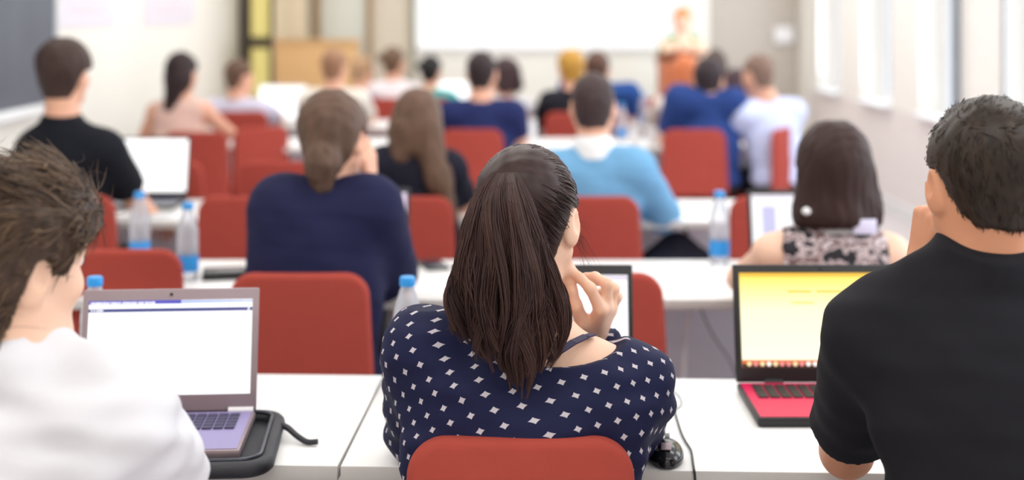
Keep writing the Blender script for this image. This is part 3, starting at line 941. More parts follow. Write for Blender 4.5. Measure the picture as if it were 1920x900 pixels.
        if LN:
            ext = E.p
            lo = np.min([p[1] for p in E.p], 0); hi = np.max([p[2] for p in E.p], 0)
            def comb(D, X, Y, Z):
                D = hpost(D, X, Y, Z)
                De = np.full(D.shape, .5, np.float32)
                for f, a, b, k, sub in ext: De = smin(De, f(X, Y, Z).astype(np.float32), k)
                P = [X - hc[0], Y - hc[1], Z - hc[2]]
                lx, ly, lz = [(R[0, i] * P[0] + R[1, i] * P[1] + R[2, i] * P[2]) / sc for i in range(3)]
                De = De + waves(X, Y, Z, (34, 34, 5), 6) * .005
                if style in ('bob', 'long', 'straight', 'curly'):
                    De = smax(De, ly - .055 - .25 * np.clip(lz - .04, 0, 1), .02)          # the face stays open
                if style == 'bob': De = smax(De, -(lz + .150) + waves(X, Y, Z, (30, 30, 1), 3) * .004, .012)
                if style == 'curly': De = De + waves(X, Y, Z, (24, 24, 24), 8) * .010
                return smin(D, De, .02)
            # the grid must also span the long hair
            full.p = H.p + [(lambda X, Y, Z: X * 0 + Y * 0 + Z * 0 + .4, lo, hi, 0, False)]
            V, F = full.run(hvox or vox, off=0, post=comb, lo=np.minimum(hc - .16, lo - .02), hi=hc + .19)
        else:
            V, F = full.run(hvox or vox, post=hpost, lo=hc - .15, hi=hc + .19)
        hv = V; hf = F
        tone = np.clip(.35 + .3 * waves(V[:, 0], V[:, 1], V[:, 2], (60, 60, 8), 4), 0, 1)
        if style == 'cap': tone = tone * .45
        ho = link('hair', np_mesh('hair', V - o, F, hm, tone=tone), root)
    else: hv = hf = ho = None
    # -- shirt
    kind, sm = shirt
    S = SDF(); torso(S, 1.03)
    for i in (0, 1):
        if kind == 'none': continue
        if kind == 'short': arm_up(S, i, .74, sleeve_r, True, .045)
        else:
            arm_up(S, i, 1., sleeve_r, False, .045)
            el, wr = arms[i]; t = .90 if cuff is None else cuff
            S.cap(el, el + (wr - el) * t, .040 * sc + sleeve_r, .028 * sc + sleeve_r * .8, .03, True)
    if extra: extra(S)
    nax = unit(T0(0, -.030, -.045) - nk)
    def band(Q):
        r0 = (.050 if fem else .058) * sc
        Q.cap(nk - nax * .05, nk + nax * collar_h, r0 + .014, r0 + .004, .02, True)
    if collar_h and kind != 'none' and collar_mat is None: band(S)
    def spost(D, X, Y, Z):
        D = D + waves(X, Y, Z, (11, 11, 5), 21) * fold + waves(X, Y, Z, (5, 9, 16), 22) * fold * .8
        if wrinkle: D = D + wrinkle * waves(X, Y, Z, (9, 9, 22), 41) * (.4 + .6 * waves(X, Y, Z, (3, 3, 3), 42))
        if kind == 'none':
            for i in (0, 1): D = smax(D, -(np.sqrt((X - sh[i][0]) ** 2 + (Y - sh[i][1]) ** 2 + ((Z - sh[i][2]) * .8) ** 2) - .062), .01)
        # keeps clear of the neck
        q = np.sqrt((X - nk[0]) ** 2 + (Y - nk[1] - .01) ** 2 + ((Z - nk[2] - .045) * 1.6) ** 2)
        if kind == 'none': D = smax(D, .072 * sc - q, .008)
        if shirt_post: D = shirt_post(D, X, Y, Z)
        return smax(D, (pz - .02) - Z, .01)
    V, F = S.run(vox, off=shirt_off, post=spost)
    uv = shirt_uv(V) if shirt_uv else None
    so = link('shirt', np_mesh('shirt', V - o, F, sm, uv=uv), root)
    if collar_mat:
        Q = SDF(); band(Q); Q.cap(nk - nax * .01, nk + nax * .008, .078 * sc, .072 * sc, .02)
        V, F = Q.run(vox, off=.010, post=lambda D, X, Y, Z: smax(D, (nk[2] - .03) - Z, .01))
        link('collar', np_mesh('collar', V - o, F, collar_mat), root)
    # -- legs
    P = SDF(); P.ell((bx, by - .01, pz - .005), (.175 * sc, .112, .085), Tz, .05)
    feet = []
    for s in (-1, 1):
        hip = np.array([bx, by, 0]) + Tz @ np.array([s * .085, .02, pz - .01])
        if seated:
            kn = np.array([bx, by, 0]) + Tz @ np.array([s * .115, .42, .525]); an = np.array([bx, by, 0]) + Tz @ np.array([s * .12, .40, .10])
        else:
            kn = np.array([bx, by, 0]) + Tz @ np.array([s * .09, .02, pz * .54]); an = np.array([bx, by, 0]) + Tz @ np.array([s * .095, .0, .10])
        P.cap(hip, kn, .078 * sc if seated else .085, .058, .04); P.cap(kn, an, .056, .045, .03, True)
        feet.append(an)
    V, F = P.run(.012, off=.004)
    link('trousers', np_mesh('trousers', V - o, F, M[trousers]), root)
    for an in feet:
        K = SDF(); fw = Tz @ np.array([0, 1., 0])
        K.cap(an + np.array([0, 0, .02]), an + np.array([0, 0, -.04]), .042, .046, .02)
        K.cap(an + np.array([0, 0, -.062]), an + fw * .15 + np.array([0, 0, -.066]), .036, .032, .03)
        zf = .002
        V, F = K.run(.010, post=lambda D, X, Y, Z: smax(D, zf - Z, .004))
        link('shoe', np_mesh('shoe', V - o, F, M['shoe']), root)
    return dict(root=root, o=o, hc=hc, R=R, nk=nk, sh=sh, arms=arms, hv=hv, hf=hf, hair=ho, shirt=so)

# ======== the three people nearest the camera
HM = {'dark': hair_mat('dark_brown_hair', (38, 25, 26), (92, 64, 58)), 'brown': hair_mat('brown_hair', (44, 32, 28), (134, 108, 86)),
      'black_brown': hair_mat('short_dark_hair', (30, 23, 20), (86, 66, 52))}

# -- woman in the dotted blouse
def dotted():
    m, nt, b = new_mat('dotted_navy_cloth')
    at = N(nt, 'ShaderNodeAttribute', attribute_name='cloth')
    e1 = np.array([.0355, .0085]); e2 = np.array([.0150, -.0250])
    A = np.linalg.inv(np.stack([e1, e2], 1))
    def dot(vec, u, v):
        n = N(nt, 'ShaderNodeVectorMath', operation='DOT_PRODUCT'); n.inputs[1].default_value = (u, v, 0)
        nt.links.new(vec, n.inputs[0]); return n.outputs['Value']
    def math_(op, a, bb=None, c=None):
        n = N(nt, 'ShaderNodeMath', operation=op)
        for i, x in enumerate((a, bb, c)):
            if x is None: continue
            if isinstance(x, (int, float)): n.inputs[i].default_value = x
            else: nt.links.new(x, n.inputs[i])
        return n.outputs[0]
    fs = math_('SUBTRACT', math_('FRACT', dot(at.outputs['Vector'], *A[0])), .5)
    ft = math_('SUBTRACT', math_('FRACT', dot(at.outputs['Vector'], *A[1])), .5)
    cb = N(nt, 'ShaderNodeCombineXYZ'); nt.links.new(fs, cb.inputs[0]); nt.links.new(ft, cb.inputs[1])
    c, s = math.cos(.28), math.sin(.28)
    M2 = np.array([[c, s], [-s, c]]) @ np.stack([e1, e2], 1)
    u = math_('ABSOLUTE', dot(cb.outputs[0], *M2[0])); v = math_('ABSOLUTE', dot(cb.outputs[0], *M2[1]))
    q = math_('ADD', math_('POWER', math_('DIVIDE', u, .0076), .8), math_('POWER', math_('DIVIDE', v, .0064), .8))
    on = math_('LESS_THAN', q, 1.0)
    tx = N(nt, 'ShaderNodeTexNoise'); tx.inputs['Scale'].default_value = 300
    tc = N(nt, 'ShaderNodeTexCoord'); nt.links.new(tc.outputs['Object'], tx.inputs['Vector'])
    mx = N(nt, 'ShaderNodeMix', data_type='RGBA')
    mx.inputs['A'].default_value = (*s2l((22, 26, 62)), 1); mx.inputs['B'].default_value = (*s2l((196, 190, 198)), 1)
    nt.links.new(on, mx.inputs['Factor']); nt.links.new(mx.outputs['Result'], b.inputs['Base Color'])
    bp = N(nt, 'ShaderNodeBump'); bp.inputs['Strength'].default_value = .12; bp.inputs['Distance'].default_value = .001
    nt.links.new(tx.outputs['Fac'], bp.inputs['Height']); nt.links.new(bp.outputs[0], b.inputs['Normal'])
    b.inputs['Roughness'].default_value = .75; b.inputs['Specular IOR Level'].default_value = .25
    return m
wh = W(990, 417, 2.34); wh[1] = 2.34
wn = W(1004, 628, 2.29); wn[1] = 2.29
wsh = [W(800, 668, 2.27), W(1176, 728, 2.27)]
wel = [np.array([-.155, 2.46, .800]), np.array([.200, 2.47, .800])]
wwr = [np.array([-.02, 2.62, .80]), W(1110, 634, 2.43)]
wb = (.025, 2.275)
def w_uv(V):
    x, y, z = V[:, 0] - wb[0], V[:, 1] - 2.28, V[:, 2]
    k = waves(V[:, 0], V[:, 1], V[:, 2], (4, 4, 4), 31) * .004
    u = x + .8 * np.tanh(x / .09) * (y + .09)
    return np.stack([u + k + 3, z + .55 * (y + .09) + k * .6 + 3, np.zeros_like(u)], 1)
def w_neck(D, X, Y, Z):
    q = np.sqrt(((X - wn[0] - .034) / .122) ** 2 + ((Y - wn[1] + .02) / .15) ** 2 + ((Z - wn[2] - .012) / .050) ** 2)
    D = smax(D, (1 - q) * .055, .006)
    return D
def w_extra(S):       # loose blouse: puffed shoulders, cloth hanging at the elbows
    S.cap(wsh[0] + np.array([-.002, 0, .012]), wel[0] + np.array([-.004, -.03, -.01]), .050, .046, .05)
    S.cap(wsh[1] + np.array([.004, 0, .004]), wel[1] + np.array([.006, -.03, -.01]), .050, .048, .05)
    S.ell((wb[0] - .01, 2.235, .82), (.195, .072, .17), None, .06)
woman = person('woman with long dark ponytail in a navy dotted blouse, hand at her chin', wb[1], 990, 265, None, yaw=-17, pitch=-6, roll=-3, sc=1., fem=True,
               shirt=('long', dotted()), skin='skin3', hair=('cap', HM['dark']), vox=.0045, neck=(wn, wh), base=wb, sh=wsh,
               arms=[(wel[0], wwr[0]), (wel[1], wwr[1])], cuff=.93, shirt_post=w_neck, shirt_uv=w_uv, extra=w_extra, shirt_off=.009, sleeve_r=.014,
               hands=[None, dict(joints=[
                   [(1126, 580, 2.362), (1107, 541, 2.350), (1087, 521, 2.360), (1070, 506, 2.372)],
                   [(1136, 576, 2.376), (1139, 533, 2.366), (1116, 519, 2.396), (1098, 518, 2.412)],
                   [(1142, 577, 2.396), (1151, 541, 2.392), (1130, 527, 2.424), (1110, 529, 2.440)],
                   [(1143, 582, 2.418), (1156, 556, 2.420), (1140, 545, 2.448), (1120, 549, 2.460)]],
                   thumb_j=[(1092, 604, 2.385), (1079, 573, 2.366), (1072, 546, 2.364), (1071, 519, 2.374)])], hair_n=.3, collar_h=0,
               hair_t=(.004, .014), wrinkle=.0035, fold=.005, body_vox=.0032, trousers='jeans')

def scalp_strands(P, n, m, tie, seed, spread=.012, lift=(.010, .016), rad=.00085, hl=None):
    r = np.random.default_rng(seed)
    hc, R = P['hc'], P['R']
    c = np.array([0, -.010, .030]); rr = np.array([.074, .093, .090])
    d0 = r.normal(size=(n * 6, 3)); d0 /= np.linalg.norm(d0, axis=1, keepdims=True)
    p = c + rr * d0
    az = np.arctan2(np.abs(p[:, 0]), -p[:, 1])
    keep = (p[:, 2] > hairline(az) + .004)
    d0 = d0[keep][:n]; n = len(d0)
    tl = (np.asarray(tie) - hc) @ R
    dt = unit((tl - c) / rr)
    dt = dt[None] + r.normal(size=(n, 3)) * .07; dt /= np.linalg.norm(dt, axis=1, keepdims=True)
    om = np.arccos(np.clip((d0 * dt).sum(1), -.999, .9999))[:, None]
    t = np.linspace(0, 1, m)
    out = np.zeros((n, m, 3))
    off = r.uniform(*lift, n)
    ph = r.uniform(0, 6.28, n)
    for i, tt in enumerate(t):
        d = (np.sin((1 - tt) * om) * d0 + np.sin(tt * om) * dt) / np.sin(om)
        q = c + (rr + (off + .0016 * np.sin(ph + 5 * tt))[:, None]) * d
        out[:, i] = q
    return hc + out @ R.T

def add_hair(P, name, Pts, rad, tone, m):
    V, F, t = strands(Pts, rad, tone)
    o = link(name, np_mesh(name, V - P['o'], F, m, tone=t), P['root'])
    o['kind'] = 'stuff'
    return o

tie = W(946, 338, 2.222)
Pw = scalp_strands(woman, 4600, 14, tie, 3, lift=(.008, .0165))
tn = np.clip(rng.normal(.22, .16, (len(Pw), 1)) + .10 * np.sin(np.linspace(0, 3.1, 14))[None], 0, 1)
cl = waves(Pw[:, 5, 0], Pw[:, 5, 1], Pw[:, 5, 2], (40, 40, 40), 2)[:, None] * .14
tn = np.clip(tn + cl, 0, 1)
add_hair(woman, 'hair_swept_back', Pw, np.linspace(.0008, .0011, 14), tn, HM['dark'])
# ponytail
rows = np.array([324, 345, 375, 410, 450, 500, 560, 620, 665, 700, 735])
lef = np.array([925, 904, 886, 877, 873, 868, 858, 853, 860, 890, 918])
rig = np.array([970, 980, 994, 1006, 1020, 1036, 1048, 1052, 1046, 1030, 1008])
dep = np.array([2.212, 2.196, 2.184, 2.174, 2.166, 2.158, 2.152, 2.150, 2.150, 2.150, 2.150])
hdp = np.array([.012, .022, .028, .030, .031, .031, .030, .026, .022, .018, .014])
def tail_pt(u, w, row):
    l, r_, dd, h_ = [np.interp(row, rows, q) for q in (lef, rig, dep, hdp)]
    px = (l + r_) / 2 + u * (r_ - l) / 2
    y = dd + w * h_
    x = (px - 960) / FPX * dd
    z = CAM_Z - (row - HOR) / FPX * dd
    return np.stack([x, y, z], -1)
n, m = 3000, 26
r = np.random.default_rng(21)
nc = 95
cu, cw = r.uniform(-1, 1, nc), r.uniform(-1, 1, nc)
cu = np.sign(cu) * np.abs(cu) ** .85
cid = r.integers(0, nc, n)
u = np.clip(cu[cid] + r.normal(0, .085, n), -1.04, 1.04); w = np.clip(cw[cid] + r.normal(0, .2, n), -1, 1) * np.sqrt(np.clip(1 - u * u * .8, .05, 1))
tip = np.interp(cu, (-1, -.75, -.35, 0, .3, .65, 1), (618, 645, 676, 704, 714, 684, 662)) + r.normal(0, 19, nc)
tipn = tip[cid] - np.abs(r.normal(0, 26, n)) * (r.random(n) < .8)
t = np.linspace(0, 1, m)[None]
row = 324 + (tipn[:, None] - 324) * t
ph = r.uniform(0, 6.28, nc)[cid][:, None]; am = (r.uniform(.06, .26, nc)[cid])[:, None]; fr = r.uniform(5, 9, nc)[cid][:, None]
uu = u[:, None] + am * np.sin(fr * t + ph) * np.clip(t * 1.4, 0, 1) + (cu[cid] - u)[:, None] * .92 * np.clip((t - .40) / .60, 0, 1) + r.normal(0, .02, (n, 1)) * t
Pt = tail_pt(uu, w[:, None] + 0 * t + .40 * np.sin(fr * .8 * t + ph * 2) * np.clip(t * 1.3, 0, 1), row)
ct = np.clip(r.normal(.25, .17, nc), 0, .85)[cid][:, None]
tn = np.clip(ct + r.normal(0, .07, (n, 1)) + .18 * t ** 1.5, 0, 1)
add_hair(woman, 'ponytail', Pt, np.concatenate([np.full(m - 6, .00105), np.linspace(.001, .00035, 6)]), tn, HM['dark'])
# loose wisps by the ear and over the crown
k = 46; t = np.linspace(0, 1, 12)[None]
st = W(1078, 436, 2.39); ang = r.uniform(-1.2, 1.0, k)[:, None]; ln = r.uniform(.015, .05, k)[:, None]
Pz = np.stack([st[0] + r.normal(0, .004, (k, 1)) + ln * np.cos(ang) * t, st[1] + np.abs(r.normal(0, .008, (k, 1))) + .0 * t, st[2] + r.normal(0, .016, (k, 1)) + ln * np.sin(ang) * t - .03 * t * t], -1)
add_hair(woman, 'loose_wisps', Pz, np.linspace(.00028, .00012, 12), np.full((k, 12), .6), HM['dark'])
# bra strap and the ring
stp = [W(1030, 680, 2.182), W(1050, 661, 2.192), W(1075, 645, 2.212), W(1098, 634, 2.24), W(1112, 630, 2.27)]
strapm = mat('navy_strap', (40, 36, 72), .6, noise=.05)
b = MB()
pts = [Vector(p - woman['o'] + np.array([0, -.004, .004])) for p in stp]
for a, c in zip(pts, pts[1:]):
    dv = (c - a).normalized(); up = Vector((-.3, -.75, .6)); sd = dv.cross(up).normalized() * .006; nn = sd.cross(dv).normalized() * .0015
    b.bm.verts.ensure_lookup_table()
    v = [b.bm.verts.new(q) for q in (a - sd - nn, a + sd - nn, c + sd - nn, c - sd - nn, a - sd + nn, a + sd + nn, c + sd + nn, c - sd + nn)]
    for q in ((0, 1, 2, 3), (7, 6, 5, 4), (0, 4, 5, 1), (1, 5, 6, 2), (2, 6, 7, 3), (3, 7, 4, 0)): b.bm.faces.new([v[i] for i in q])
b.build('strap', strapm, woman['root'])

# -- man in the white shirt, left
mh = W(13, 498, 1.80); mn = W(12, 646, 1.79)
msh = [W(-190, 740, 1.80), W(222, 782, 1.78)]
mel = [np.array([-.90, 1.98, .80]), W(325, 930, 1.95)]
mwr = [np.array([-.76, 2.30, .80]), np.array([-.585, 2.16, .805])]
mb_ = (-.675, 1.77)
man_l = person('man in a white shirt with tousled brown hair, at the left edge', mb_[1], 40, 255, None, yaw=-36, pitch=-8, roll=2, shirt=('short', fabric('white_cotton', (222, 222, 229), .03)), skin='skin3',
               hair=('cap', HM['brown']), vox=.005, neck=(mn, mh), base=mb_, sh=msh, arms=list(zip(mel, mwr)), hair_t=(.006, .038), hairline_fn=lambda az: np.interp(az, (0, .9, 1.12, 1.24, 1.36, 1.55, 1.72, 1.86, 2.0, 2.4, math.pi), (-.105, -.102, -.088, -.03, .020, .026, .0, -.004, .03, .05, .068)), wrinkle=.0045, fold=.006, sleeve_r=.016, body_vox=.004, trousers='jeans', tyaw=-6)
# -- man in the black T-shirt, right
rh = W(1850, 346, 2.02); rn = W(1845, 500, 2.02)
rsh = [W(1640, 632, 2.05), W(2060, 640, 2.05)]
rel = [np.array([.585, 2.33, .79]), np.array([.99, 2.28, .80])]
rwr = [W(1727, 505, 2.17), np.array([.86, 2.62, .80])]
man_r = person('man in a black T-shirt, hand at his cheek, at the right edge', 2.02, 1843, 175, None, yaw=1, pitch=2, roll=0, shirt=('short', fabric('black_cotton', (26, 26, 32), .1)), skin='skin2',
               hair=('cap', HM['black_brown']), vox=.005, neck=(rn, rh), base=(.715, 2.0), sh=rsh, arms=list(zip(rel, rwr)), hair_t=(.003, .014), fold=.003, collar_h=.034, hair_n=.5, extra=lambda S: [S.cap(rn + np.array([0, 0, .004]), rsh[i] * .7 + rn * .3 + np.array([0, 0, .018]), .048, .048, .04) for i in (0, 1)],
               hairline_fn=lambda az: np.interp(az, (0, .5, .9, 1.15, 1.38, 1.8, 2.1, 2.5, math.pi), (-.058, -.052, -.024, .004, .028, .020, .026, .055, .068)), sleeve_r=.016, body_vox=.004,
               hands=[dict(d=np.array([.18, -.05, 1.]), pn=np.array([.9, .25, 0]), curl=FIST, thumb=(.9, .2, .5)), None])
def collar(P, m, r0, dz=0, th=.011, tilt=.0):
    nk = P['nk'] - P['o']
    b = MB(); n = 40
    pts = [(nk[0] + r0 * 1.0 * math.cos(a), nk[1] + .008 + r0 * math.sin(a), nk[2] + dz + tilt * math.sin(a)) for a in [2 * math.pi * i / n for i in range(n + 1)]]
    return b.tube(pts, th, 10, cap=False).build('collar', m, P['root'])

def short_strands(P, n, m, L, comb, seed, lift=.5, rad=.0009, curl=.0, tone=(.25, .17), name='hair_strands', mat_=None, droop=.25, ear_k=.3, jit=.26, ear_z=(.085, .95, 2.4)):
    r = np.random.default_rng(seed)
    V, F = P['hv'], P['hf']; Nn = vnormals(V, F)
    i = r.integers(0, len(V), n); p0 = V[i] + r.normal(0, .002, (n, 3)); nn = Nn[i]
    loc = (p0 - P['hc']) @ P['R']
    cd = comb(loc) @ P['R'].T
    cd = cd + r.normal(0, jit, (n, 3))
    cd = cd - nn * (cd * nn).sum(1, keepdims=True); cd /= np.linalg.norm(cd, axis=1, keepdims=True) + 1e-9
    az = np.arctan2(np.abs(loc[:, 0]), -loc[:, 1])
    near = (loc[:, 2] < ear_z[0]) & (az > ear_z[1]) & (az < ear_z[2])
    Ls = (r.uniform(L[0], L[1], n) * np.where(near, ear_k, 1.))[:, None]
    t = np.linspace(0, 1, m)
    cl = waves(p0[:, 0], p0[:, 1], p0[:, 2], (30, 30, 30), seed)[:, None]
    sd = np.cross(nn, cd)
    out = np.zeros((n, m, 3))
    for k, tt in enumerate(t):
        out[:, k] = p0 - nn * .003 + Ls * (tt * cd + lift * nn * (tt - droop * 2.2 * tt * tt)) + sd * (curl * np.sin(tt * 4 + cl * 4) * tt + cl * .35 * Ls * tt * tt)
    tn = np.clip(r.normal(tone[0], tone[1], (n, 1)) + cl * .18 + np.zeros((1, m)), 0, 1)
    return add_hair(P, name, out, np.concatenate([np.full(m - 3, rad), np.linspace(rad * .8, rad * .25, 3)]), tn, mat_)
def comb_l(l):
    a = np.clip((l[:, 2] - .02) / .09, 0, 1)[:, None]
    az = np.arctan2(np.abs(l[:, 0]), -l[:, 1])
    b = np.clip((az - .9) / .4, 0, 1)[:, None]
    low = (1 - b) * np.array([-.20, -.5, -1.0]) + b * np.array([-.15, -1.0, -.30])
    return a * np.array([-.35, -1.0, -.1]) + (1 - a) * low
short_strands(man_l, 5200, 9, (.025, .060), comb_l, 5, lift=.16, ear_z=(.06, 1.15, 2.0), ear_k=.35, jit=.2, rad=.0010, curl=.004, tone=(.40, .22), name='hair_strands', mat_=HM['brown'])
short_strands(man_l, 46, 12, (.05, .10), lambda l: np.tile(np.array([.6, .3, .5]), (len(l), 1)), 15, lift=.35, rad=.00035, curl=.01, tone=(.6, .1), name='loose_wisps', mat_=HM['brown'])
def comb_r(l):
    a = np.clip((l[:, 2] - .07) / .05, 0, 1)[:, None]
    return a * np.array([.55, .8, .1]) + (1 - a) * np.array([.15, -.15, -1.0])
short_strands(man_r, 7500, 7, (.009, .020), comb_r, 6, lift=.14, jit=.18, rad=.0008, tone=(.22, .17), mat_=HM['black_brown'])
# ======== the rows ahead
def floral():
    m, nt, b = new_mat('floral_cloth')
    tc = N(nt, 'ShaderNodeTexCoord'); v = N(nt, 'ShaderNodeTexVoronoi'); v.inputs['Scale'].default_value = 34
    nz = N(nt, 'ShaderNodeTexNoise'); nz.inputs['Scale'].default_value = 26
    rp = N(nt, 'ShaderNodeValToRGB'); rp.color_ramp.interpolation = 'CONSTANT'
    e = rp.color_ramp.elements
    e[0].color = (*s2l((36, 34, 42)), 1); e[1].position = .47; e[1].color = (*s2l((196, 178, 180)), 1)
    x = e.new(.56); x.color = (*s2l((120, 92, 92)), 1); x = e.new(.63); x.color = (*s2l((214, 200, 204)), 1)
    nt.links.new(tc.outputs['Object'], nz.inputs['Vector']); nt.links.new(nz.outputs['Fac'], rp.inputs['Fac'])
    nt.links.new(rp.outputs['Color'], b.inputs['Base Color']); b.inputs['Roughness'].default_value = .8
    return m
hb = lambda n, c: fuzzy_hair(n, c)
LB = dict(vox=.0075)
navy_w = person('woman in a navy T-shirt with brown hair tied low, second row', 3.66, 624, 168, None, yaw=-14, pitch=-4, fem=True, sc=1.0, shirt=('short', fabric('navy_jersey', (29, 31, 64), .06)), hair=('bun_low', hb('mid_brown_hair', (92, 70, 58))),
                sleeve_r=.026, vox=.006, hair_t=(.012, .020),
                sh=[W(528, 392, 3.66), W(694, 392, 3.66)], arms=[(np.array([-.66, 3.86, .80]), np.array([-.55, 4.10, .79])), (W(742, 555, 3.86), W(694, 345, 3.80))],
                hands=[None, dict(d=np.array([-.08, .0, 1.]), pn=np.array([-.9, .4, 0]), curl=CURL)], base=((592 - 960) / FPX * 3.66, 3.66), shirt_off=.02,
                extra=lambda S: S.ell(((584 - 960) / FPX * 3.66, 3.62, .82), (.145, .085, .22), None, .08))
bob = person('woman with a dark bob in a sleeveless floral top, wearing a lanyard', 3.62, 1562, 226, None, yaw=2, pitch=-8, fem=True, shirt=('none', floral()), hair=('bob', hb('dark_bob_hair', (50, 31, 28))), skin='skin3', vox=.006, hair_t=(.016, .024),
             sh=[W(1447, 478, 3.62), W(1668, 478, 3.62)])
# lanyard: band round the neck, clip and badge
nk = bob['nk'] - bob['o']
b = MB(); n = 24
b.tube([(nk[0] + .085 * math.cos(a), nk[1] + .01 + .075 * math.sin(a), nk[2] + .012 - .01 * math.cos(2 * a)) for a in [2 * math.pi * i / n for i in range(n + 1)]], .008, 8, cap=False)
b.build('lanyard', M['white'], bob['root'])
c = W(1622, 425, 3.53) - bob['o']; c2 = W(1512, 396, 3.53) - bob['o']
MB().box(c, (.062, .006, .040), .003).build('badge', mat('badge_card_lilac', (224, 220, 246), .4, noise=.03), bob['root'])
MB().lathe([(0, -.012), (.010, -.006), (.012, 0), (.010, .006), (0, .012)], c2).build('earring', M['white'], bob['root'])
person('young man in a black T-shirt with brown hair at the far left', 5.10, 121, 70, None, yaw=-8, pitch=-2, shirt=('short', fabric('black_jersey', (22, 24, 32), .08)), hair=('short', hb('dark_brown_short_hair', (62, 46, 42))), skin='skin',
       hair_t=(.008, .030), arms=[(W(55, 330, 5.25), W(120, 395, 5.5)), (W(252, 372, 5.28), W(284, 400, 5.44))], sh=[W(72, 285, 5.10), W(196, 285, 5.10)], sleeve_r=.02)
person('woman with long light-brown hair in a black top, third row', 5.10, 783, 166, None, yaw=-6, pitch=-10, fem=True, shirt=('short', fabric('black_top', (30, 30, 44), .08)), hair=('long', hb('light_brown_long_hair', (100, 76, 62))), hair_t=(.012, .020), sh=[W(722, 310, 5.1), W(842, 318, 5.1)])
blue = person('man in a light blue sweater with a white collar, third row', 5.10, 1112, 137, None, yaw=-5, pitch=-4, shirt=('long', fabric('light_blue_knit', (114, 166, 206), .06)), hair=('short', hb('cropped_dark_hair', (66, 52, 52))), hair_t=(.004, .010), collar_mat=M['white'],
              arms=[(np.array([.09, 5.30, .80]), np.array([.2, 5.55, .79])), (W(1240, 400, 5.26), W(1200, 395, 5.52))], sh=[W(1030, 325, 5.1), W(1190, 318, 5.1)], sleeve_r=.02)
person('woman with straight dark hair in a pale peach top', 7.90, 341, 97, None, yaw=-12, pitch=-2, fem=True, shirt=('none', fabric('pale_peach_cloth', (224, 188, 176), .05)), hair=('straight', hb('straight_dark_hair', (48, 34, 36))), hair_t=(.010, .016), arms=[((-2.20, 8.0, .82), (-2.0, 8.25, .79)), ((-1.70, 8.02, .82), (-1.85, 8.28, .79))])
person('man in a dark navy shirt with dark hair, back to the room', 7.92, 903, 97, None, yaw=-10, pitch=-6, shirt=('short', fabric('dark_navy_shirt', (36, 44, 90), .06)), hair=('short', hb('dark_short_hair', (48, 36, 38))), hair_t=(.005, .012), sc=1.05, sleeve_r=.02,
       arms=[(W(838, 275, 8.02), W(880, 285, 8.35)), (W(972, 262, 8.02), W(985, 268, 8.30))])
person('man in a royal blue shirt with dark hair, right arm on the table', 7.92, 1328, 108, None, yaw=-12, pitch=-8, shirt=('short', fabric('royal_blue_shirt', (42, 66, 126), .08)), hair=('short', hb('black_brown_hair', (50, 40, 44))), hair_t=(.006, .014), sc=1.05, sleeve_r=.02,
       sh=[W(1272, 185, 7.92), W(1376, 192, 7.92)], arms=[(W(1250, 262, 8.05), W(1290, 270, 8.35)), (W(1400, 252, 8.02), W(1440, 268, 8.2))])
person('man in a pale blue shirt with greying hair, turned to his left', 7.95, 1422, 102, None, yaw=28, pitch=-8, tyaw=24, shirt=('short', fabric('pale_blue_shirt', (204, 212, 246), .05)), hair=('short', hb('greying_brown_hair', (126, 102, 90))), hair_t=(.003, .008), sleeve_r=.02, base=(1.59, 7.98))
g = 'people in the rows beyond the gap'
person('man in a lavender shirt with short brown hair, beside the distant bright laptop', 9.30, 448, 112, None, yaw=-40, pitch=-6, tyaw=-10, shirt=('short', fabric('lavender_shirt', (208, 206, 226), .04)), hair=('short', hb('brown_crop_hair', (96, 72, 58))), hair_t=(.004, .010), vox=.0085)
person('person with short reddish-brown hair in a cream shirt, beyond the navy T-shirt woman', 9.30, 627, 92, None, yaw=-14, shirt=('short', fabric('cream_shirt', (228, 222, 212), .04)), hair=('short', hb('red_brown_hair', (150, 112, 86))), hair_t=(.006, .014), vox=.0085)
person('person with dark curly hair beside the navy shirt man, in a pale top', 9.32, 946, 108, None, yaw=42, fem=True, shirt=('short', fabric('pale_grey_top', (222, 220, 226), .04)), hair=('curly', hb('dark_curly_hair', (62, 44, 48))), vox=.0085)
person('blond person in a black top with a red collar', 9.25, 1070, 92, None, yaw=12, fem=True, shirt=('long', fabric('black_blouse', (36, 36, 44), .06)), hair=('short', hb('golden_blond_hair', (186, 140, 62))), hair_t=(.014, .022), vox=.0085, sleeve_r=.018)
person('brown-haired person in a bright blue top, right of the blond head', 9.60, 1120, 96, None, yaw=-8, shirt=('short', fabric('bright_blue_top', (44, 80, 146), .05)), hair=('short', hb('chestnut_hair', (92, 66, 56))), hair_t=(.006, .014), vox=.0085, sc=1.04, sleeve_r=.02, sh=[W(1068, 165, 9.6), W(1180, 176, 9.6)])
person('red-haired person in a pale top before the wooden lectern', 9.30, 1283, 104, None, yaw=14, fem=True, shirt=('long', fabric('ivory_top', (226, 214, 208), .04)), hair=('curly', hb('copper_hair', (196, 112, 72))), vox=.0085)
person('person with long dark hair in a red top, behind the royal blue shirt', 9.70, 1378, 128, None, yaw=10, fem=True, shirt=('short', fabric('red_top', (196, 76, 82), .05)), hair=('straight', hb('dark_long_hair', (66, 50, 56))), vox=.0085)
person('brown-haired person in a deep blue shirt leaning aside, beyond the cream shirt', 10.72, 678, 104, None, yaw=-24, roll=6, shirt=('long', fabric('deep_blue_shirt', (44, 64, 136), .05)), hair=('short', hb('sandy_hair', (176, 142, 110))), vox=.0085, hair_t=(.004, .010))
person('woman with a small brown bun in a white top, right of the sandy head', 10.72, 738, 88, None, yaw=-20, fem=True, shirt=('short', fabric('white_top', (238, 230, 234), .03)), hair=('bun_left', hb('bun_brown_hair', (104, 82, 64))), vox=.0085, hair_t=(.004, .010), sc=1.02)
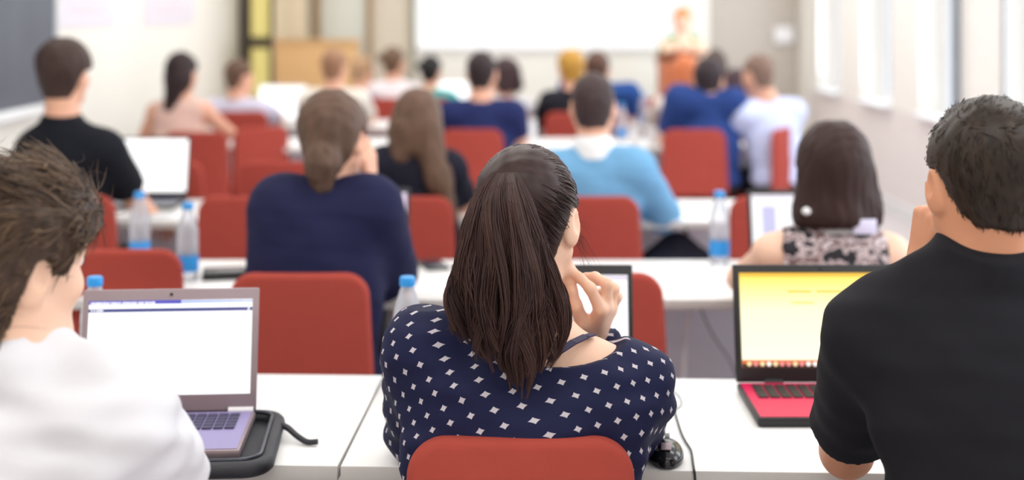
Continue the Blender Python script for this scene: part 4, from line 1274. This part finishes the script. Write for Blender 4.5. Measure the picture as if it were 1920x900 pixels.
person('woman with a black bun in a teal top, left of the small glowing laptop', 10.72, 808, 104, None, yaw=-14, fem=True, shirt=('short', fabric('teal_top', (60, 160, 160), .05)), hair=('bun_left', hb('black_bun_hair', (34, 32, 34))), vox=.0085, hair_t=(.006, .012))
person('person with dark wavy hair behind the royal blue shirt man, nearest the taupe wall', 10.72, 1340, 92, None, yaw=-4, fem=True, shirt=('short', fabric('grey_lilac_top', (170, 160, 186), .04)), hair=('curly', hb('dark_wavy_hair', (78, 64, 60))), vox=.0085)
# chairs for the far rows
for px, d, lab in ((452, 9.15, 'red chair under the man in lavender'), (630, 9.12, 'red chair under the person in cream'), (946, 9.14, 'red chair under the curly-haired person'), (1072, 9.05, 'red chair under the blond person'),
                   (1128, 9.42, 'red chair under the person in bright blue'), (1285, 9.12, 'red chair under the red-haired person'), (1386, 9.52, 'red chair under the person in the red top'),
                   (680, 10.55, 'red chair under the person in the deep blue shirt'), (738, 10.55, 'red chair under the woman with the small brown bun'), (808, 10.55, 'red chair under the woman in teal'), (1342, 10.55, 'red chair under the person with dark wavy hair'),
                   (1205, 10.5, 'empty red chair near the lectern, right of the bright blue top')):
    if px == 738: px = 746
    chair(px, d, lab)

# lecturer at the lectern
dL = 12.62
green = fabric('green_cardigan', (36, 148, 84), .06)
lec = person('lecturer with ginger hair in a cream top and green cardigan, standing behind the lectern', dL, 1279, 14, None, yaw=172, pitch=-6, tyaw=180, fem=True, seated=False, shirt=('long', fabric('cream_top', (234, 208, 186), .04)), skin='skin3',
             hair=('short', hb('ginger_hair', (214, 138, 74))), hair_t=(.006, .014), vox=.0085,
             arms=[((1.78, 12.55, 1.17), (1.74, 12.42, 1.20)), ((1.42, 12.58, 1.10), (1.53, 12.40, 1.19))])
G = SDF()
for i in (0, 1):
    G.cap(lec['sh'][i], lec['arms'][i][0], .066, .056, .03)
    s_ = lec['sh'][i] * .62 + lec['nk'] * .38
    G.cap(s_ + np.array([0, 0, -.0]), s_ + np.array([0, 0, -.46]), .070, .10, .03)
V, F = G.run(.01, off=.006, post=lambda D, X, Y, Z: smax(D, .062 - np.abs(X - lec['nk'][0]) - (Y > 12.62) * 9, .01))
link('cardigan', np_mesh('cardigan', V - lec['o'], F, green), lec['root'])
xl = (1268 - 960) / FPX * 12.2
t = empty('lectern', (xl, 12.2, 0), 0, 'reddish wooden lectern in front of the lecturer', 'lectern')
zt = CAM_Z - (102 - HOR) / FPX * 12.2
for s in (-1, 1): MB().box((s * .145, 0, zt / 2 - .02), (.025, .36, zt - .06), .004).build('side_panel', M['woodr'], t)
MB().box((0, -.17, zt / 2 - .02), (.27, .022, zt - .06), .004).build('front_panel', M['woodr'], t)
MB().box((0, 0, .03), (.36, .42, .06), .008).build('plinth', M['woodr'], t)
MB().box((0, 0, zt - .01), (.36, .44, .025), .006, R=Matrix.Rotation(math.radians(-9), 3, 'X')).build('reading_top', M['woodr'], t)

# ---------------------------------------------------------------- bottles and small things on the tables
def make_bottle(h=.235, r=.032):
    t = empty('water_bottle', (0, 0, 0))
    prof = [(0, .004), (r * .8, .0), (r, .01), (r, .05), (r * .94, .06), (r, .07), (r, h * .52), (r * .95, h * .55), (r, h * .58), (r * .96, h * .66), (r * .7, h * .80), (.016, h * .885), (.0135, h * .91), (.0135, h * .95)]
    MB().lathe(prof).build('bottle_body', M['pet'], t)
    MB().lathe([(0, h * .915), (.0165, h * .915), (.0175, h * .925), (.0175, h - .004), (.0155, h), (0, h)]).build('cap', M['bluecap'], t)
    MB().lathe([(r + .0006, .028), (r + .0012, .03), (r + .0012, .075), (r + .0006, .077)]).build('label', M['label'], t)
    return t
b0 = None
def bottle(px, d, lab, z=.7405):
    global b0
    x = (px - 960) / FPX * d
    if b0 is None: b0 = make_bottle(); b0.location = (x, d, z); o = b0
    else: o = copy_thing(b0, (x, d, z), rnd.uniform(0, 6))
    o['label'] = lab; o['category'] = 'bottle'; o['group'] = 'clear water bottles with blue caps'
    return o
for px, d, lab in ((178, 2.93, 'water bottle with blue cap just behind the silver laptop'), (764, 2.93, 'water bottle with blue cap beside the dotted sleeve, left of the ponytail'),
                   (352, 4.06, 'water bottle with blue cap in the second row, right of the paler one beside it'), (262, 4.30, 'water bottle with blue cap by the arm of the young man in black'),
                   (1349, 4.32, 'water bottle with blue cap beside the empty red chair at the right'), (1050, 9.5, 'distant water bottle below the blond person'),
                   (1207, 9.5, 'distant water bottle right of the bright blue top'), (1165, 8.4, 'distant water bottle right of the cropped dark head')):
    bottle(px, d, lab)
def cup(px, d, h, r, lab):
    c = W(px, 100, d); t = empty('cup', (c[0], d, .7405), 0, lab, 'cup', 'white cups on the far tables')
    MB().lathe([(0, .002), (r * .72, 0), (r * .76, .004), (r, h - .004), (r * 1.05, h), (r * .97, h), (r * .72, .008), (0, .006)]).build('cup_body', M['white'], t)
    MB().lathe([(r * .94, h * .35), (r * .98, h * .36), (r * 1.02, h * .66), (r * .98, h * .67)]).build('cup_band', M['paper'], t)
cup(990, 8.25, .15, .05, 'tall white cup in front of the navy shirt man')
cup(1224, 8.15, .10, .045, 'taller white cup of the pair left of the royal blue shirt man')
cup(1190, 8.15, .085, .042, 'short white cup, leftmost of the pair left of the royal blue shirt man')
def sheets(px, d, w, dd, rz, lab, n=3):
    c = W(px, 100, d); t = empty('papers', (c[0], d, .7405), rz, lab, 'papers')
    for k in range(n):
        MB().box((.012 * k, -.006 * k, .0006 + .0008 * k), (w, dd, .0008), R=Matrix.Rotation(.12 * k, 3, 'Z')).build('sheet', M['paper'], t)
    l = MB()
    for k in range(9): l.box((-.01 + .002 * (k % 3), dd * .35 - k * dd * .085, .0032), (w * (.74 - .1 * (k % 4)), .004, .0002), R=Matrix.Rotation(.24, 3, 'Z'))
    l.build('printed_lines', mat('grey_print', (176, 186, 196), .8, noise=.05), t)
sheets(1305, 4.12, .30, .21, .25, 'printed papers on the second-row table left of the yellow-screen laptop')
sheets(447, 8.15, .16, .2, .1, 'white papers on the table right of the peach woman')
sheets(1368, 5.5, .18, .2, .1, 'white papers behind the bottle, third row at the right')
sheets(300, 5.30, .20, .15, .1, 'white papers in front of the glowing laptop of the young man in black')
sheets(830, 4.0, .2, .24, .2, 'white papers on the second-row table left of the ponytail')
def flat_device(px, d, lab, w, dd, rz=0, z=.7405, hgt=.024):
    c = W(px, 100, d); t = empty('phone' if hgt < .02 else 'charger', (c[0], d, z), rz, lab, 'phone' if hgt < .02 else 'charger')
    MB().box((0, 0, hgt / 2), (w, dd, hgt), .004).build('body', M['black'], t)
    MB().box((0, 0, hgt + .0004), (w * .86, dd * .8, .0008), .0002).build('top_plate', mat('dark_glass', (40, 50, 66), .15, noise=.03), t)
flat_device(420, 4.10, 'dark flat box on the second-row table, left of the navy T-shirt woman', .13, .10, .2)
flat_device(812, 4.28, 'dark phone on the second-row table, under the long-haired woman', .075, .15, .3, hgt=.010)
# neoprene sleeve spread open under the silver laptop
t = empty('laptop_sleeve', (-.640, 2.475, .7405), math.radians(5), 'black padded zip sleeve lying open under the silver laptop', 'laptop sleeve')
MB().box((-.012, -.005, .0075), (.40, .285, .014), .006).build('pad', M['sleeve'], t)
def rrect(hx, hy, r, n=8):
    out = []
    for cx_, cy_, a0 in ((hx - r, hy - r, 0), (-hx + r, hy - r, 90), (-hx + r, -hy + r, 180), (hx - r, -hy + r, 270)):
        for k in range(n + 1):
            a = math.radians(a0 + 90 * k / n); out.append((cx_ + r * math.cos(a), cy_ + r * math.sin(a)))
    return out
o = rrect(.205, .150, .04); o.append(o[0])
MB().tube([(x - .012, y - .005, .016) for x, y in o], .015, 12, cap=False).build('rim', M['sleeve'], t)
MB().tube([(x * .955 - .012, y * .945 - .005, .031) for x, y in o], .0035, 8, cap=False).build('zip', mat('zip_teeth', (70, 74, 84), .35, metal=.5, noise=.1), t)
b = MB()
pts = [(.203, .075, .022), (.218, .058, .020), (.236, .036, .012), (.256, .018, .006), (.276, .012, .008)]
q = [Vector(p) for p in pts]
fine = []
for i in range(len(q) - 1):
    p0, p1, p2, p3 = q[max(i - 1, 0)], q[i], q[i + 1], q[min(i + 2, len(q) - 1)]
    for k in range(5):
        u = k / 5
        fine.append(.5 * (2 * p1 + (p2 - p0) * u + (2 * p0 - 5 * p1 + 4 * p2 - p3) * u * u + (3 * p1 - p0 - 3 * p2 + p3) * u ** 3))
b.tube(fine + [q[-1]], .0062, 12, r2=.0052)
b.build('pull_tab', M['sleeve'], t)
# mouse and cable
c = W(1250, 845, 2.43)
t = empty('mouse', (c[0], 2.43, .7405), math.radians(-8), 'black computer mouse by the right elbow of the dotted-blouse woman', 'mouse')
S = SDF(); S.ell((0, 0, .010), (.031, .056, .026), None, .01)
V, F = S.run(.0025, post=lambda D, X, Y, Z: smax(D, .001 - Z, .003))
link('body', np_mesh('body', V, F, mat('glossy_black_plastic', (24, 24, 28), .18, noise=.05)), t)
MB().tube([(-.0045, .034, .030), (.0045, .034, .030)], .009, 16).build('wheel', M['metal'], t)
MB().box((0, -.028, .0345), (.018, .022, .002), .001, R=Matrix.Rotation(math.radians(14), 3, 'X')).build('silver_badge', M['silver'], t)
def cord(pts, r, label, m, name='cable'):
    cu = bpy.data.curves.new(name, 'CURVE'); cu.dimensions = '3D'; cu.bevel_depth = r; cu.bevel_resolution = 3
    s = cu.splines.new('NURBS'); s.points.add(len(pts) - 1); s.use_endpoint_u = True; s.order_u = 4
    for p, q in zip(s.points, pts): p.co = (*q, 1)
    cu.materials.append(m)
    o = bpy.data.objects.new(name, cu); COL.objects.link(o)
    # a mesh, so it reads as one solid cable
    dg = bpy.context.evaluated_depsgraph_get(); me = bpy.data.meshes.new_from_object(o.evaluated_get(dg))
    bpy.data.objects.remove(o); o = bpy.data.objects.new(name, me); COL.objects.link(o)
    me.polygons.foreach_set('use_smooth', [True] * len(me.polygons))
    return tag(o, label, 'cable')
def onT(px, py, z=.744):
    d = (CAM_Z - z) * FPX / (py - HOR); return W(px, py, d)
cb = mat('dark_green_cable', (30, 44, 42), .45, noise=.05)
cord([onT(*p) for p in ((1254, 730), (1258, 745), (1264, 768), (1272, 795), (1279, 818), (1292, 838), (1297, 845), (1299, 868), (1302, 884))] + [np.array([.326, 2.375, .735]), np.array([.328, 2.372, .66]), np.array([.32, 2.39, .45]), np.array([.31, 2.42, .05])], .0022, 'dark cable running over the front table edge right of the dotted blouse', cb)
cord([onT(*p) for p in ((1238, 722), (1258, 730), (1276, 742), (1280, 756), (1272, 766), (1258, 772), (1240, 778))], .0016, 'thin grey cable loop on the front table beside the dotted sleeve', mat('grey_cable', (140, 146, 146), .5, noise=.05))
# pale strap and cable hanging in front of the second-row modesty panel
cord([np.array([.535, 3.99, .695]), np.array([.527, 3.985, .64]), np.array([.515, 3.98, .585]), np.array([.51, 3.98, .40]), np.array([.50, 3.98, .02])], .006, 'white cable hanging under the second-row table', M['white'])
cord([np.array([.56, 4.0, .69]), np.array([.58, 3.99, .62]), np.array([.63, 3.99, .54]), np.array([.69, 3.99, .47]), np.array([.75, 3.99, .02])], .003, 'thin grey cable hanging under the second-row table', bpy.data.materials['grey_cable'])
# teal pen by the left sleeve
p0 = onT(728, 773)
pb = MB().tube([(0, 0, 0), (.06, .05, 0), (.10, .083, 0)], .0042, 10).lathe([(0, 0), (0, .0001)]) if False else MB().tube([(0, 0, 0), (.06, .05, 0), (.10, .083, 0)], .0042, 10)
t = empty('pen', (p0[0], p0[1], .7447), 0, 'teal pen on the front table at the left sleeve of the dotted blouse', 'pen')
pb.build('barrel', mat('teal_plastic', (40, 176, 160), .4, noise=.03), t)
MB().tube([(-.008, -.0066, 0), (0, 0, 0)], .0015, 8, r2=.004).build('tip', M['metal'], t)

# bag shape added to stand for an unclear dark patch under the third-row table
t = empty('bag_stand_in', (.66, 5.36, 0), .15, 'bag added for an unclear dark shape under the third-row table, by the sweater man', 'bag')
S = SDF(); S.ell((0, 0, .33), (.16, .11, .345), None, .03); S.cap((-.09, 0, .12), (.09, 0, .12), .11, .11, .05); S.cap((-.08, 0, .5), (.08, 0, .5), .10, .10, .05)
bagm = fabric('dark_slate_nylon', (46, 48, 62), .1)
V, F = S.run(.009, post=lambda D, X, Y, Z: smax(D, .003 - Z, .01)); link('bag_body', np_mesh('bag_body', V, F, bagm), t)
S = SDF(); S.cap((-.06, -.11, .16), (.06, -.11, .16), .05, .05, .03); S.cap((-.06, -.11, .26), (.06, -.11, .26), .045, .045, .05)
V, F = S.run(.008); link('front_pocket', np_mesh('front_pocket', V, F, bagm), t)
MB().tube([(-.05, .02, .66), (-.045, .02, .685), (0, .02, .695), (.045, .02, .685), (.05, .02, .66)], .009).build('carry_loop', M['black'], t)
